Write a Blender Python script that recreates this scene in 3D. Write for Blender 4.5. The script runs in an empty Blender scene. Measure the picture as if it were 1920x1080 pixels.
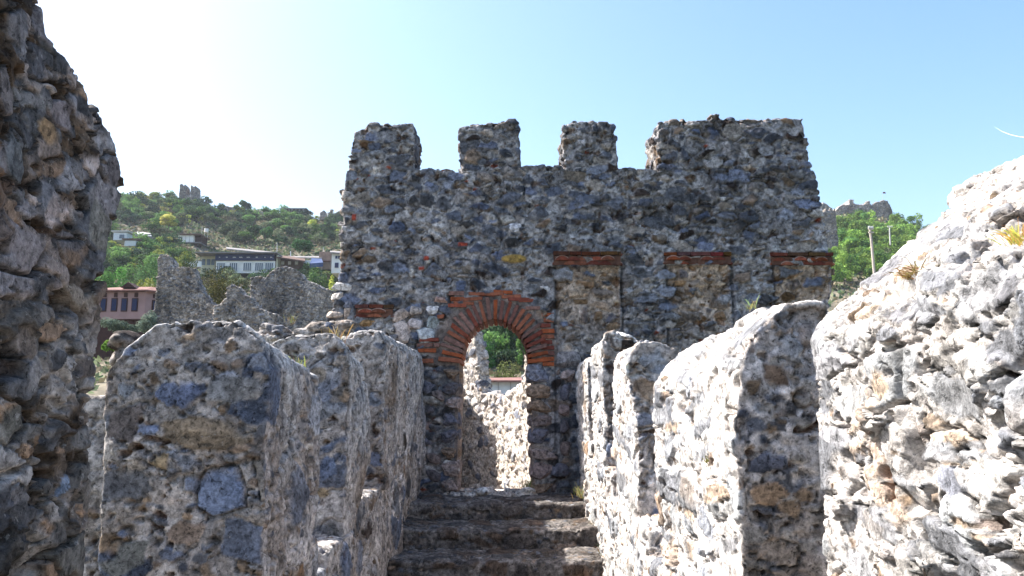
import bpy, bmesh, math, random
import numpy as np
from mathutils import Vector, Matrix
random.seed(7)
rng = np.random.default_rng(11)
scene = bpy.context.scene
COL = scene.collection
F32 = np.float32

# ------------------------------------------------------------ camera
EYE = 1.65
FPX, PITCH = 1500.0, math.radians(9.09)
cam_d = bpy.data.cameras.new('camera')
cam_d.lens = 36.0 * FPX / 1920.0
cam_d.sensor_width = 36.0
cam_d.clip_start = 0.05
cam_d.clip_end = 20000
cam = bpy.data.objects.new('camera', cam_d)
COL.objects.link(cam)
cam.location = (0, 0, EYE)
cam.rotation_euler = (math.pi / 2 + PITCH, 0, 0)
scene.camera = cam

# ------------------------------------------------------------ light
SUN = Vector((-1.0, 0.30, 1.22)).normalized()
elev = math.asin(SUN.z)
azim = math.atan2(SUN.x, SUN.y)          # clockwise from +y is positive x
wd = bpy.data.worlds.new('World')
scene.world = wd
wd.use_nodes = True
nt = wd.node_tree
nt.nodes.clear()
wo = nt.nodes.new('ShaderNodeOutputWorld')
bg = nt.nodes.new('ShaderNodeBackground')
sky = nt.nodes.new('ShaderNodeTexSky')
sky.sky_type = 'NISHITA'
sky.sun_disc = False
sky.sun_elevation = elev
sky.sun_rotation = azim
sky.air_density = 1.15
sky.dust_density = 2.8
sky.ozone_density = 0.0
bg.inputs[1].default_value = 0.12
hs_ = nt.nodes.new('ShaderNodeHueSaturation')
hs_.inputs['Saturation'].default_value = 1.3
nt.links.new(sky.outputs[0], hs_.inputs['Color'])
nt.links.new(hs_.outputs[0], bg.inputs[0])
nt.links.new(bg.outputs[0], wo.inputs[0])
sl = bpy.data.lights.new('sun', 'SUN')
sl.energy = 5.0
sl.angle = math.radians(0.5)
sl.color = (1.0, 0.96, 0.90)
so = bpy.data.objects.new('sun', sl)
COL.objects.link(so)
so.rotation_euler = (-SUN).to_track_quat('-Z', 'Y').to_euler()
so.location = (-6, 2, 12)
scene.view_settings.view_transform = 'Standard'
scene.view_settings.look = 'None'
scene.view_settings.exposure = 1.42
scene.view_settings.gamma = 1.0

# ------------------------------------------------------------ helpers: pixels of the survey photo -> points in the place
CP, SP = math.cos(PITCH), math.sin(PITCH)
def W(u, v, Y):
    xc, yc = (u - 960) / FPX, (540 - v) / FPX
    dy, dz = CP - yc * SP, SP + yc * CP
    k = Y / dy
    return Vector((xc * k, Y, EYE + dz * k))
def XZ(pts, Y):
    return [(W(u, v, Y).x, W(u, v, Y).z) for u, v in pts]
def slope_of(v):
    yc = (540 - v) / FPX
    return (SP + yc * CP) / (CP - yc * SP)

# ------------------------------------------------------------ numpy noise
def hsh(ix, iy, iz, seed):
    with np.errstate(over='ignore'):
        h = (ix.astype(np.uint32) * np.uint32(73856093)) ^ (iy.astype(np.uint32) * np.uint32(19349663)) ^ \
            (iz.astype(np.uint32) * np.uint32(83492791)) ^ np.uint32((seed * 2654435761) & 0xffffffff)
        h ^= h >> np.uint32(13); h = h * np.uint32(0x5bd1e995)
        h ^= h >> np.uint32(15); h = h * np.uint32(0x27d4eb2d)
        h ^= h >> np.uint32(14)
    return h
def rnd(h, k):
    with np.errstate(over='ignore'):
        g = h * np.uint32((2 * k + 1) * 0x9E3779B1 & 0xffffffff) + np.uint32(k * 7919 + 13)
        g ^= g >> np.uint32(16); g = g * np.uint32(0x85ebca6b); g ^= g >> np.uint32(13)
    return (g & np.uint32(0xffffff)).astype(F32) / F32(16777215)
def vnoise(P, seed=0):
    out = np.empty(len(P), F32)
    for a in range(0, len(P), 120000):
        p = P[a:a + 120000]
        i = np.floor(p).astype(np.int32); f = (p - i).astype(F32)
        f = f * f * f * (f * (f * 6 - 15) + 10)
        r = np.zeros(len(p), F32)
        for dx in (0, 1):
            wx = f[:, 0] if dx else 1 - f[:, 0]
            for dy in (0, 1):
                wy = f[:, 1] if dy else 1 - f[:, 1]
                for dz in (0, 1):
                    wz = f[:, 2] if dz else 1 - f[:, 2]
                    h = hsh(i[:, 0] + dx, i[:, 1] + dy, i[:, 2] + dz, seed)
                    r += wx * wy * wz * (h & np.uint32(0xffff)).astype(F32) / F32(65535)
        out[a:a + 120000] = r * 2 - 1
    return out
def fbm(P, seed=0, octv=3, gain=0.5):
    r = np.zeros(len(P), F32); a = 1.0; t = 0
    for k in range(octv):
        r += a * vnoise(P * F32(2.03 ** k) + F32(k * 7.3), seed + k * 17); t += a; a *= gain
    return r / t
def vec_noise(P, seed):
    return np.stack([vnoise(P, seed), vnoise(P + F32(31.7), seed + 5), vnoise(P + F32(57.1), seed + 9)], 1)
def voro(Q, seed, jit=0.9):
    n = len(Q)
    F1 = np.empty(n, F32); F2 = np.empty(n, F32); ID = np.empty(n, np.uint32); V = np.empty((n, 3), F32)
    for a in range(0, n, 80000):
        q = Q[a:a + 80000]; i = np.floor(q).astype(np.int32); f = (q - i).astype(F32); m = len(q)
        f1 = np.full(m, 9, F32); f2 = np.full(m, 9, F32); idd = np.zeros(m, np.uint32); vv = np.zeros((m, 3), F32)
        for dx in (-1, 0, 1):
            for dy in (-1, 0, 1):
                for dz in (-1, 0, 1):
                    h = hsh(i[:, 0] + dx, i[:, 1] + dy, i[:, 2] + dz, seed)
                    cx = dx + 0.5 + jit * ((h & np.uint32(1023)).astype(F32) / 1023 - 0.5) - f[:, 0]
                    cy = dy + 0.5 + jit * (((h >> np.uint32(10)) & np.uint32(1023)).astype(F32) / 1023 - 0.5) - f[:, 1]
                    cz = dz + 0.5 + jit * (((h >> np.uint32(20)) & np.uint32(1023)).astype(F32) / 1023 - 0.5) - f[:, 2]
                    d = np.sqrt(cx * cx + cy * cy + cz * cz)
                    c = d < f1
                    f2 = np.where(c, f1, np.minimum(f2, d))
                    f1 = np.where(c, d, f1)
                    idd = np.where(c, h, idd)
                    vv[c, 0] = cx[c]; vv[c, 1] = cy[c]; vv[c, 2] = cz[c]
        F1[a:a + 80000] = f1; F2[a:a + 80000] = f2; ID[a:a + 80000] = idd; V[a:a + 80000] = vv
    return F1, F2, ID, V
def sst(a, b, x):
    t = np.clip((x - a) / (b - a), 0, 1)
    return t * t * (3 - 2 * t)
def mixc(a, b, t):
    return a + (b - a) * t[:, None]

# ------------------------------------------------------------ materials
MATS = {}
def new_mat(name):
    m = bpy.data.materials.new(name); m.use_nodes = True
    t = m.node_tree; t.nodes.clear()
    o = t.nodes.new('ShaderNodeOutputMaterial'); b = t.nodes.new('ShaderNodeBsdfPrincipled')
    t.links.new(b.outputs[0], o.inputs[0]); b.inputs['Roughness'].default_value = 0.9
    if 'Specular IOR Level' in b.inputs: b.inputs['Specular IOR Level'].default_value = 0.2
    MATS[name] = m
    return m, t, b
def attr_mat(name, s1=28.0, s2=140.0, lo=0.68, hi=1.3, bump=0.5, dist=0.004, rough=0.92, speck=0.5):
    """colour from the 'Col' attribute, broken up by grain, dark pores and pale lichen specks; the same noises drive a bump"""
    m, t, b = new_mat(name)
    N = t.nodes.new; Lk = t.links.new
    at = N('ShaderNodeAttribute'); at.attribute_name = 'Col'
    tc = N('ShaderNodeTexCoord')
    def noise(sc, det, ro, dis=0.0):
        n = N('ShaderNodeTexNoise'); n.inputs['Scale'].default_value = sc; n.inputs['Detail'].default_value = det; n.inputs['Roughness'].default_value = ro
        n.inputs['Distortion'].default_value = dis
        Lk(tc.outputs['Object'], n.inputs['Vector']); return n
    def rng_(src, a, b_, c, d):
        r = N('ShaderNodeMapRange'); r.inputs[1].default_value = a; r.inputs[2].default_value = b_; r.inputs[3].default_value = c; r.inputs[4].default_value = d
        Lk(src, r.inputs[0]); return r.outputs[0]
    def mth(op, a, b_):
        q = N('ShaderNodeMath'); q.operation = op
        for k, v in enumerate((a, b_)):
            if isinstance(v, (int, float)): q.inputs[k].default_value = v
            else: Lk(v, q.inputs[k])
        return q.outputs[0]
    n1 = noise(s1, 8, 0.72, 0.4); n2 = noise(s2, 4, 0.7); n3 = noise(s1 * 1.7, 3, 0.6, 0.8); n4 = noise(s1 * 0.9, 6, 0.8, 0.3)
    grain = mth('MULTIPLY', rng_(n1.outputs[0], 0.34, 0.66, lo, hi), rng_(n2.outputs[0], 0.3, 0.7, 0.8, 1.2))
    pore = rng_(n3.outputs[0], 0.33, 0.40, 1.0 - 0.75 * speck, 1.0)
    lich = rng_(n4.outputs[0], 0.60, 0.68, 0.0, 0.55 * speck)
    sc = N('ShaderNodeVectorMath'); sc.operation = 'SCALE'
    Lk(at.outputs['Color'], sc.inputs[0]); Lk(mth('MULTIPLY', grain, pore), sc.inputs['Scale'])
    mx = N('ShaderNodeMix'); mx.data_type = 'RGBA'
    Lk(lich, mx.inputs[0]); Lk(sc.outputs[0], mx.inputs[6]); mx.inputs[7].default_value = (0.50, 0.485, 0.47, 1)
    Lk(mx.outputs[2], b.inputs['Base Color'])
    bp = N('ShaderNodeBump'); bp.inputs['Strength'].default_value = bump; bp.inputs['Distance'].default_value = dist
    hgt = mth('ADD', mth('ADD', n1.outputs[0], mth('MULTIPLY', n2.outputs[0], 0.25)), mth('MULTIPLY', pore, 0.35))
    Lk(hgt, bp.inputs['Height']); Lk(bp.outputs[0], b.inputs['Normal'])
    b.inputs['Roughness'].default_value = rough
    return m
def flat_mat(name, col, sc=6.0, var=0.25, rough=0.8, bump=0.0):
    m, t, b = new_mat(name)
    tc = t.nodes.new('ShaderNodeTexCoord')
    n1 = t.nodes.new('ShaderNodeTexNoise'); n1.inputs['Scale'].default_value = sc; n1.inputs['Detail'].default_value = 6
    mr = t.nodes.new('ShaderNodeMapRange'); mr.inputs[1].default_value = 0.3; mr.inputs[2].default_value = 0.7; mr.inputs[3].default_value = 1 - var; mr.inputs[4].default_value = 1 + var
    mx = t.nodes.new('ShaderNodeVectorMath'); mx.operation = 'SCALE'; mx.inputs[0].default_value = col
    t.links.new(tc.outputs['Object'], n1.inputs['Vector']); t.links.new(n1.outputs[0], mr.inputs[0]); t.links.new(mr.outputs[0], mx.inputs['Scale'])
    t.links.new(mx.outputs[0], b.inputs['Base Color']); b.inputs['Roughness'].default_value = rough
    if bump:
        bp = t.nodes.new('ShaderNodeBump'); bp.inputs['Strength'].default_value = bump; bp.inputs['Distance'].default_value = 0.02
        t.links.new(n1.outputs[0], bp.inputs['Height']); t.links.new(bp.outputs[0], b.inputs['Normal'])
    return m
def leaf_mat(name, trans=0.25):
    m, t, b = new_mat(name)
    at = t.nodes.new('ShaderNodeAttribute'); at.attribute_name = 'Col'
    oi = t.nodes.new('ShaderNodeObjectInfo')
    mr = t.nodes.new('ShaderNodeMapRange'); mr.inputs[3].default_value = 0.6; mr.inputs[4].default_value = 1.6
    mx = t.nodes.new('ShaderNodeVectorMath'); mx.operation = 'SCALE'
    t.links.new(oi.outputs['Random'], mr.inputs[0]); t.links.new(at.outputs['Color'], mx.inputs[0]); t.links.new(mr.outputs[0], mx.inputs['Scale'])
    t.links.new(mx.outputs[0], b.inputs['Base Color'])
    tr = t.nodes.new('ShaderNodeBsdfTranslucent'); ms = t.nodes.new('ShaderNodeMixShader'); ms.inputs[0].default_value = trans
    t.links.new(mx.outputs[0], tr.inputs[0]); t.links.new(b.outputs[0], ms.inputs[1]); t.links.new(tr.outputs[0], ms.inputs[2])
    o = [n for n in t.nodes if n.type == 'OUTPUT_MATERIAL'][0]
    t.links.new(ms.outputs[0], o.inputs[0])
    return m
M_STONE_FAR = attr_mat('rubble_far', 20, 90, 0.36, 1.75, 0.9, 0.026, speck=0.7)
M_STONE = attr_mat('rubble', 25, 130, 0.26, 1.8, 0.9, 0.014, speck=0.85)
M_STONE_NEAR = attr_mat('rubble_near', 34, 200, 0.26, 1.8, 0.9, 0.010, speck=0.85)
M_BRICK = attr_mat('brick', 24, 120, 0.5, 1.5, 0.7, 0.012, speck=0.45)
M_RUIN = attr_mat('hill_ruin', 4.0, 14, 0.5, 1.5, 0.8, 0.15, speck=0.6)
M_LEAF = leaf_mat('leaves')
M_GRASS = leaf_mat('dry_grass', 0.35)
M_GROUND = attr_mat('dry_slope', 0.3, 2.5, 0.6, 1.4, 0.6, 0.4, speck=0.3)

# ------------------------------------------------------------ object helpers
def tag(o, label=None, cat=None, group=None, kind=None):
    if label: o['label'] = label
    if cat: o['category'] = cat
    if group: o['group'] = group
    if kind: o['kind'] = kind
    return o
def link(o, parent=None):
    COL.objects.link(o)
    if parent is not None:
        o.parent = parent
        w = Vector(o.location); q = parent
        while q is not None: w = w - Vector(q.location); q = q.parent
        o.location = w
    return o
def empty(name, loc, label, cat, group=None):
    o = bpy.data.objects.new(name, None); o.location = loc; o.empty_display_size = 0.2
    COL.objects.link(o)
    return tag(o, label, cat, group)
def mk(name, V, Fc, mat, parent=None, col=None, origin=None, smooth=False):
    """one mesh object; V in world space, moved so that its origin is at its base"""
    V = np.asarray(V, F32).reshape(-1, 3)
    if origin is None:
        origin = (float((V[:, 0].min() + V[:, 0].max()) / 2), float((V[:, 1].min() + V[:, 1].max()) / 2), float(V[:, 2].min()))
    V = V - np.asarray(origin, F32)
    me = bpy.data.meshes.new(name)
    if isinstance(Fc, np.ndarray):
        nf, k = Fc.shape
        me.vertices.add(len(V)); me.vertices.foreach_set('co', V.ravel())
        me.loops.add(nf * k); me.loops.foreach_set('vertex_index', Fc.astype(np.int32).ravel())
        me.polygons.add(nf); me.polygons.foreach_set('loop_start', np.arange(0, nf * k, k, dtype=np.int32))
        me.update(calc_edges=True); me.validate()
    else:
        me.from_pydata([tuple(map(float, v)) for v in V], [], [list(map(int, f)) for f in Fc]); me.update()
    if smooth: me.polygons.foreach_set('use_smooth', np.ones(len(me.polygons), bool))
    if col is not None:
        set_col(me, col)
    if mat is not None:
        for m in (mat if isinstance(mat, (list, tuple)) else [mat]): me.materials.append(m)
    o = bpy.data.objects.new(name, me); o.location = origin
    return link(o, parent)
def set_col(me, col):
    c = np.ones((len(me.vertices), 4), F32)
    col = np.asarray(col, F32)
    c[:, :3] = col if col.ndim == 2 else col[None, :]
    a = me.color_attributes.new('Col', 'FLOAT_COLOR', 'POINT')
    a.data.foreach_set('color', c.ravel())

class MB:
    """collects shapes and links them as one mesh"""
    def __init__(s): s.V = []; s.F = []; s.C = []
    def add(s, V, Fc, col=(0.5, 0.5, 0.5)):
        n = len(s.V); s.V += [tuple(v) for v in V]; s.F += [[i + n for i in f] for f in Fc]
        s.C += [tuple(col)] * len(V)
        return s
    def box(s, a, b, col=(0.5, 0.5, 0.5), M=None, jit=0.0):
        x0, y0, z0 = a; x1, y1, z1 = b
        V = [Vector(p) for p in ((x0, y0, z0), (x1, y0, z0), (x1, y1, z0), (x0, y1, z0), (x0, y0, z1), (x1, y0, z1), (x1, y1, z1), (x0, y1, z1))]
        if jit: V = [v + Vector((random.uniform(-jit, jit), random.uniform(-jit, jit), random.uniform(-jit, jit))) for v in V]
        if M is not None: V = [M @ v for v in V]
        return s.add(V, [(0, 3, 2, 1), (4, 5, 6, 7), (0, 1, 5, 4), (1, 2, 6, 5), (2, 3, 7, 6), (3, 0, 4, 7)], col)
    def prism(s, pts, axis, a, b, col=(0.5, 0.5, 0.5)):
        """closed outline pts in the plane across axis ('x': (y,z), 'y': (x,z), 'z': (x,y)) from a to b"""
        def mkp(p, t):
            return {'x': (t, p[0], p[1]), 'y': (p[0], t, p[1]), 'z': (p[0], p[1], t)}[axis]
        n = len(pts)
        V = [mkp(p, a) for p in pts] + [mkp(p, b) for p in pts]
        return s.add(V, [list(range(n))[::-1], list(range(n, 2 * n))] + [[i, (i + 1) % n, n + (i + 1) % n, n + i] for i in range(n)], col)
    def tube(s, pts, rad, col=(0.5, 0.5, 0.5), n=7):
        pts = [Vector(p) for p in pts]; rings = []
        for i, p in enumerate(pts):
            d = (pts[min(i + 1, len(pts) - 1)] - pts[max(i - 1, 0)]).normalized()
            a = d.orthogonal().normalized(); b = d.cross(a)
            r = rad[i] if isinstance(rad, (list, tuple)) else rad
            rings.append([p + (a * math.cos(2 * math.pi * k / n) + b * math.sin(2 * math.pi * k / n)) * r for k in range(n)])
        V = [v for r in rings for v in r]; m = len(rings)
        Fc = [[i * n + k, i * n + (k + 1) % n, (i + 1) * n + (k + 1) % n, (i + 1) * n + k] for i in range(m - 1) for k in range(n)]
        Fc += [list(range(n))[::-1], [(m - 1) * n + k for k in range(n)]]
        return s.add(V, Fc, col)
    def rock(s, c, r, col=(0.4, 0.4, 0.4), rough=0.25, rot=None, seed=0, sub=2, box=0.5):
        """irregular boulder: sphere pulled towards a block, faceted by random planes"""
        rr = random.Random(seed * 31 + 5)
        bm = bmesh.new(); bmesh.ops.create_icosphere(bm, subdivisions=sub, radius=1)
        planes = [(Vector((rr.gauss(0, 1), rr.gauss(0, 1), rr.gauss(0, 1))).normalized(), rr.uniform(0.62, 0.92) + max(0, box - 0.5) * 0.75) for _ in range(9)]
        R = rot or Matrix.Rotation(rr.uniform(-0.25, 0.25), 3, 'Y') @ Matrix.Rotation(rr.uniform(-0.2, 0.2), 3, 'X')
        V = []
        for v in bm.verts:
            p = v.co.copy(); mxa = max(abs(p.x), abs(p.y), abs(p.z)); p = p.lerp(p / mxa, box) if mxa else p
            for nrm, dd in planes:
                k = p.dot(nrm) - dd
                if k > 0: p -= nrm * k
            p = Vector((p.x * r[0], p.y * r[1], p.z * r[2])) * (1 + rr.uniform(-rough, rough) * 0.15)
            V.append(R @ p + Vector(c))
        Fc = [[w.index for w in f.verts] for f in bm.faces]
        bm.free()
        return s.add(V, Fc, col)
    def build(s, name, mat, parent=None, smooth=False, origin=None):
        return mk(name, np.array([tuple(v) for v in s.V], F32), s.F, mat, parent, np.array(s.C, F32), origin, smooth)

def lin(r, g, b):
    f = lambda c: c / 12.92 if c <= 0.04045 else ((c + 0.055) / 1.055) ** 2.4
    return (f(r / 255), f(g / 255), f(b / 255))

# ------------------------------------------------------------ rubble masonry: solid stone pattern evaluated on a voxel-dense body
GREY = [(0.175, 0.187, 0.225), (0.105, 0.115, 0.145), (0.26, 0.265, 0.285), (0.135, 0.14, 0.16)]
WARM = [(0.29, 0.22, 0.17), (0.21, 0.155, 0.11), (0.36, 0.31, 0.28)]
PALE = [(0.50, 0.46, 0.43), (0.46, 0.42, 0.40), (0.55, 0.52, 0.49)]
RED = [(0.30, 0.075, 0.04)]
DARK = [(0.07, 0.07, 0.075), (0.055, 0.04, 0.035)]
SPEC = {
    'gate': dict(cell=(0.21, 0.2, 0.12), cell2=(0.085, 0.085, 0.05), wf=3.0, wa=0.055, expo=0.90, amp=0.026, mamp=0.014, bare=0.55, pit=0.028, pt=0.38, pf=20, gain=0.60, fine=(0.006, 22), hole=(0.04, 9, 0.50),
                 pal=GREY * 6 + WARM * 2 + PALE + DARK * 2 + [(0.13, 0.16, 0.25), (0.17, 0.19, 0.26)] * 2, pal2=GREY * 3 + WARM * 2 + PALE * 2 + RED, m1=(0.62, 0.60, 0.61), m2=(0.19, 0.18, 0.185), gap=0.045, lime=0.32, lichen=0.5),
    'end': dict(cell=(0.34, 0.34, 0.23), cell2=(0.07, 0.07, 0.05), wf=3.4, wa=0.095, expo=0.58, amp=0.010, mamp=0.013, pit=0.024, pt=0.33, pf=26, gain=0.72, fine=(0.005, 34), hole=(0.045, 11, 0.50), bare=0.3,
                pal=GREY * 3 + [(0.10, 0.12, 0.17), (0.15, 0.18, 0.25), (0.11, 0.13, 0.19)] + WARM + DARK, pal2=GREY + WARM * 2 + PALE, m1=(0.64, 0.60, 0.58), m2=(0.22, 0.18, 0.15), gap=0.030, lichen=0.8, lime=0.65),
    'right': dict(cell=(0.26, 0.26, 0.18), cell2=(0.07, 0.07, 0.055), wf=3.5, wa=0.075, expo=0.55, amp=0.018, mamp=0.014, pit=0.032, pt=0.30, pf=21, fine=(0.0055, 30), edge=0.08, hole=(0.10, 8.5, 0.44), gain=0.95, bare=0.3,
                  pal=[(0.36, 0.37, 0.38), (0.42, 0.42, 0.42), (0.28, 0.29, 0.31), (0.48, 0.46, 0.44), (0.42, 0.34, 0.28), (0.20, 0.21, 0.235)], pal2=PALE * 2 + WARM, m1=(0.64, 0.61, 0.59), m2=(0.50, 0.46, 0.43), gap=0.045, lichen=0.2),
    'near_right': None,
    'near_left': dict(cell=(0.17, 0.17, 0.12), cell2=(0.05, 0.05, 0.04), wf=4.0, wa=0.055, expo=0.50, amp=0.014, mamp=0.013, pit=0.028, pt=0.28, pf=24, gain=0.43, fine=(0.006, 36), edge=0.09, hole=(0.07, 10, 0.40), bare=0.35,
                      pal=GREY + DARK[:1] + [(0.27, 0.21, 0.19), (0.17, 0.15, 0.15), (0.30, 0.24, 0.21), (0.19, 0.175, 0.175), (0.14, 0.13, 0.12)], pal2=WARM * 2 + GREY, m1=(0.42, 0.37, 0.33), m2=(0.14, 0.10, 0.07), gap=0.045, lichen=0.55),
    'step': dict(cell=(0.22, 0.3, 0.12), cell2=(0.07, 0.07, 0.05), wf=3.0, wa=0.05, expo=0.55, amp=0.012, mamp=0.010, pit=0.016, pt=0.35, pf=22, gain=0.64, fine=(0.006, 26),
                 pal=[(0.15, 0.13, 0.12), (0.11, 0.105, 0.105), (0.22, 0.20, 0.19), (0.15, 0.11, 0.085)], pal2=WARM + GREY, m1=(0.34, 0.31, 0.29), m2=(0.075, 0.062, 0.053), gap=0.025),
    'beyond': dict(cell=(0.19, 0.19, 0.13), cell2=(0.08, 0.08, 0.055), wf=3.5, wa=0.05, expo=0.45, amp=0.028, mamp=0.02, pit=0.03, pt=0.3, pf=20, fine=(0.008, 24),
                   pal=PALE * 2 + GREY, pal2=PALE + WARM, m1=(0.58, 0.53, 0.48), m2=(0.42, 0.37, 0.32), gap=0.025),
    'ruin': dict(cell=(0.34, 0.34, 0.2), cell2=(0.16, 0.16, 0.12), wf=0.9, wa=0.2, expo=0.7, amp=0.06, mamp=0.06, pit=0.10, pt=0.32, pf=3.5, gain=0.95,
                 pal=GREY * 2 + [(0.24, 0.21, 0.18), (0.30, 0.27, 0.25)], pal2=PALE + GREY, m1=(0.34, 0.32, 0.31), m2=(0.17, 0.16, 0.155), gap=0.06, lichen=0.5, lime=0.5, fine=(0.03, 4)),
}
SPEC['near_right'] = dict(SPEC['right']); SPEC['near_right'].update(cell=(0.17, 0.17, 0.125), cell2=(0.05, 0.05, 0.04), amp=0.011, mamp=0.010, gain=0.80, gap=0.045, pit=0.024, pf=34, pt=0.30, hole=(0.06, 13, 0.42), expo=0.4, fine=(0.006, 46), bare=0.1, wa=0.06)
def masonry(P, N, s, seed=1, big=None):
    P = P.astype(F32)
    c1 = np.array(s['cell'], F32); c2 = np.array(s['cell2'], F32)
    wv = vec_noise(P * F32(s['wf']), seed) * F32(s['wa']) + vec_noise(P * F32(s['wf'] * 4.1), seed + 3) * F32(s['wa'] * 0.34) + vec_noise(P * F32(s['wf'] * 11), seed + 7) * F32(s['wa'] * 0.06)
    F1, F2, ID, V = voro((P + wv) / c1, seed + 21)
    e = F2 - F1
    rA, rB, rC, rD, rE = [rnd(ID, k) for k in range(5)]
    patch = fbm(P * F32(0.45 / c1[0] * 0.5), seed + 31, 2)
    ex = (rA < s['expo'] + 0.35 * patch).astype(F32)
    thr = 0.05 + 0.2 * rB
    ins = sst(thr, thr + s.get('edge', 0.10), e) * ex
    G1, G2, ID2, V2 = voro((P + wv * F32(0.5)) / c2, seed + 77)
    e2 = G2 - G1
    sA, sB, sC, sD, sE = [rnd(ID2, k) for k in range(5)]
    ex2 = (sA < 0.45 + 0.4 * patch).astype(F32)
    ins2 = sst(0.12 + 0.15 * sB, 0.3 + 0.15 * sB, e2) * ex2 * (1 - ins)
    amp = F32(s['amp'])
    tdir = np.stack([rC - 0.5, rD - 0.5, rE - 0.5], 1) * 2
    tilt = (V * tdir).sum(1)
    fac = np.full(len(P), 1.0, F32)
    for k in (5, 7, 9):
        dk = np.stack([rnd(ID, k), rnd(ID, k + 1), rnd(ID, k + 6)], 1) * 2 - 1
        dk /= np.linalg.norm(dk, axis=1)[:, None] + F32(1e-6)
        fac = np.minimum(fac, 0.95 + 1.7 * (V * dk).sum(1))
    fac = np.clip(fac, -0.4, 1.0)
    k1 = F32(1.0 / c1[2])
    rough = fbm(P * k1 * F32(1.6), seed + 41, 4, 0.6)
    lay = vnoise(P * np.array([0.6, 0.6, 4.5], F32) * k1 * F32(0.8) + wv * 3, seed + 45)
    hs = amp * (0.05 + 0.5 * rD) + amp * 0.75 * fac + amp * 0.5 * tilt + amp * 0.30 * rough + amp * 0.22 * lay * (rE > 0.5)
    hs2 = amp * (0.1 + 0.6 * sD)
    hm = F32(s['mamp']) * fbm(P * k1 * F32(0.9), seed + 51, 4, 0.6)
    ins = ins * sst(-0.25, 0.25, (hs - hm) / amp + F32(s.get('bare', 0.3)) + 0.35 * vnoise(P * k1 * F32(2.6), seed + 55))
    pn = vnoise(P * F32(s['pf']) + wv * 4, seed + 61) * 0.6 + vnoise(P * F32(s['pf'] * 2.3), seed + 63) * 0.4
    zone = 0.5 + 0.5 * fbm(P * k1 * F32(0.35), seed + 65, 2)
    pit = sst(s['pt'], s['pt'] + 0.22, pn + 0.25 * (zone - 0.5)) * F32(s['pit']) * (1 - 0.85 * ins)
    gp = np.exp(-((e - thr * 0.75) / 0.05) ** 2) * ex * sst(-0.2, 0.5, vnoise(P * k1 * F32(0.8), seed + 67)) * F32(s['gap'])
    h = hm * (1 - ins) * (1 - ins2) + ins * hs + ins2 * hs2 - pit - gp * (1 - ins * 0.3)
    if 'hole' in s:
        hd, hf, ht = s['hole']
        hn = vnoise((P + wv * 1.2) * F32(hf) * np.array([1, 1, 1.35], F32), seed + 131) * 0.75 + vnoise(P * F32(hf * 3.1), seed + 133) * 0.25
        ho = sst(ht, ht + 0.12, hn + 0.18 * zone - 0.09)
        h = h - F32(hd) * ho * (1 - 0.6 * ins)
    if 'fine' in s:
        fa, ff = s['fine']
        rg = (1 - 2 * np.abs(vnoise(P * F32(ff) + wv * 6, seed + 111))) * 0.6 + (1 - 2 * np.abs(vnoise(P * F32(ff * 2.3), seed + 113))) * 0.4
        vg = vnoise(P * F32(ff * 4.7), seed + 115)
        h = h + F32(fa) * (rg * (1 - 0.65 * ins) + 0.45 * vg)
        ca = sst(0.62, 0.95, 1 - np.abs(vnoise(P * k1 * F32(0.42) + wv * 3, seed + 117)) * 2.2)        # long cracks
        h = h - F32(s['gap']) * 0.9 * ca * sst(0.0, 0.4, vnoise(P * k1 * F32(0.3), seed + 119))
    pal = np.array(s['pal'], F32) * s.get('gain', 1.0); pal2 = np.array(s['pal2'], F32) * s.get('gain', 1.0)
    cs = pal[(rC * 997 % 1 * len(pal)).astype(int) % len(pal)] * (0.72 + 0.6 * rE)[:, None]
    cs = cs * np.clip(1 + 0.7 * rough + 0.25 * lay, 0.3, 2)[:, None]
    stain = sst(0.25, 0.6, fbm(P * k1 * F32(0.7), seed + 71, 3))
    cs = mixc(cs, cs * np.array([1.25, 0.95, 0.68], F32), stain * 0.6)
    c2c = pal2[(sC * 991 % 1 * len(pal2)).astype(int) % len(pal2)] * (0.75 + 0.5 * sE)[:, None]
    mt = np.clip(0.5 + 0.9 * fbm(P * k1 * F32(0.5), seed + 81, 4), 0, 1)
    cm = mixc(np.array(s['m1'], F32)[None, :].repeat(len(P), 0), np.array(s['m2'], F32)[None, :], mt) * F32(s.get('gain', 1.0))
    cm = cm * np.clip(1 + 0.75 * fbm(P * k1 * F32(4), seed + 83, 2), 0.3, 2)[:, None]
    c = mixc(cm, c2c, ins2)
    c = mixc(c, cs, ins)
    if 'hole' in s: c = mixc(c, c * np.array([0.62, 0.45, 0.36], F32), ho * 0.8)      # earth lodged in the holes
    # grey-black lichen on what looks up, white lime runs elsewhere
    li = sst(0.05, 0.5, fbm(P * k1 * F32(1.3) * np.array([1, 1, 0.6], F32), seed + 91, 4, 0.65) + 0.25 * np.clip(N[:, 2], 0, 1) - 0.12)
    c = mixc(c, c * F32(0.45), li * F32(s.get('lichen', 0.35)))
    wl = sst(0.28, 0.55, fbm(P * k1 * F32(0.9) * np.array([1, 1, 0.5], F32), seed + 95, 4, 0.6))
    c = mixc(c, np.array([0.52, 0.49, 0.47], F32)[None, :] * (0.75 + 0.35 * mt)[:, None] * F32(s.get('gain', 1.0) ** 0.5), wl * F32(s.get('lime', 0.25)))
    return h, np.clip(c, 0.01, 0.8)

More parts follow.
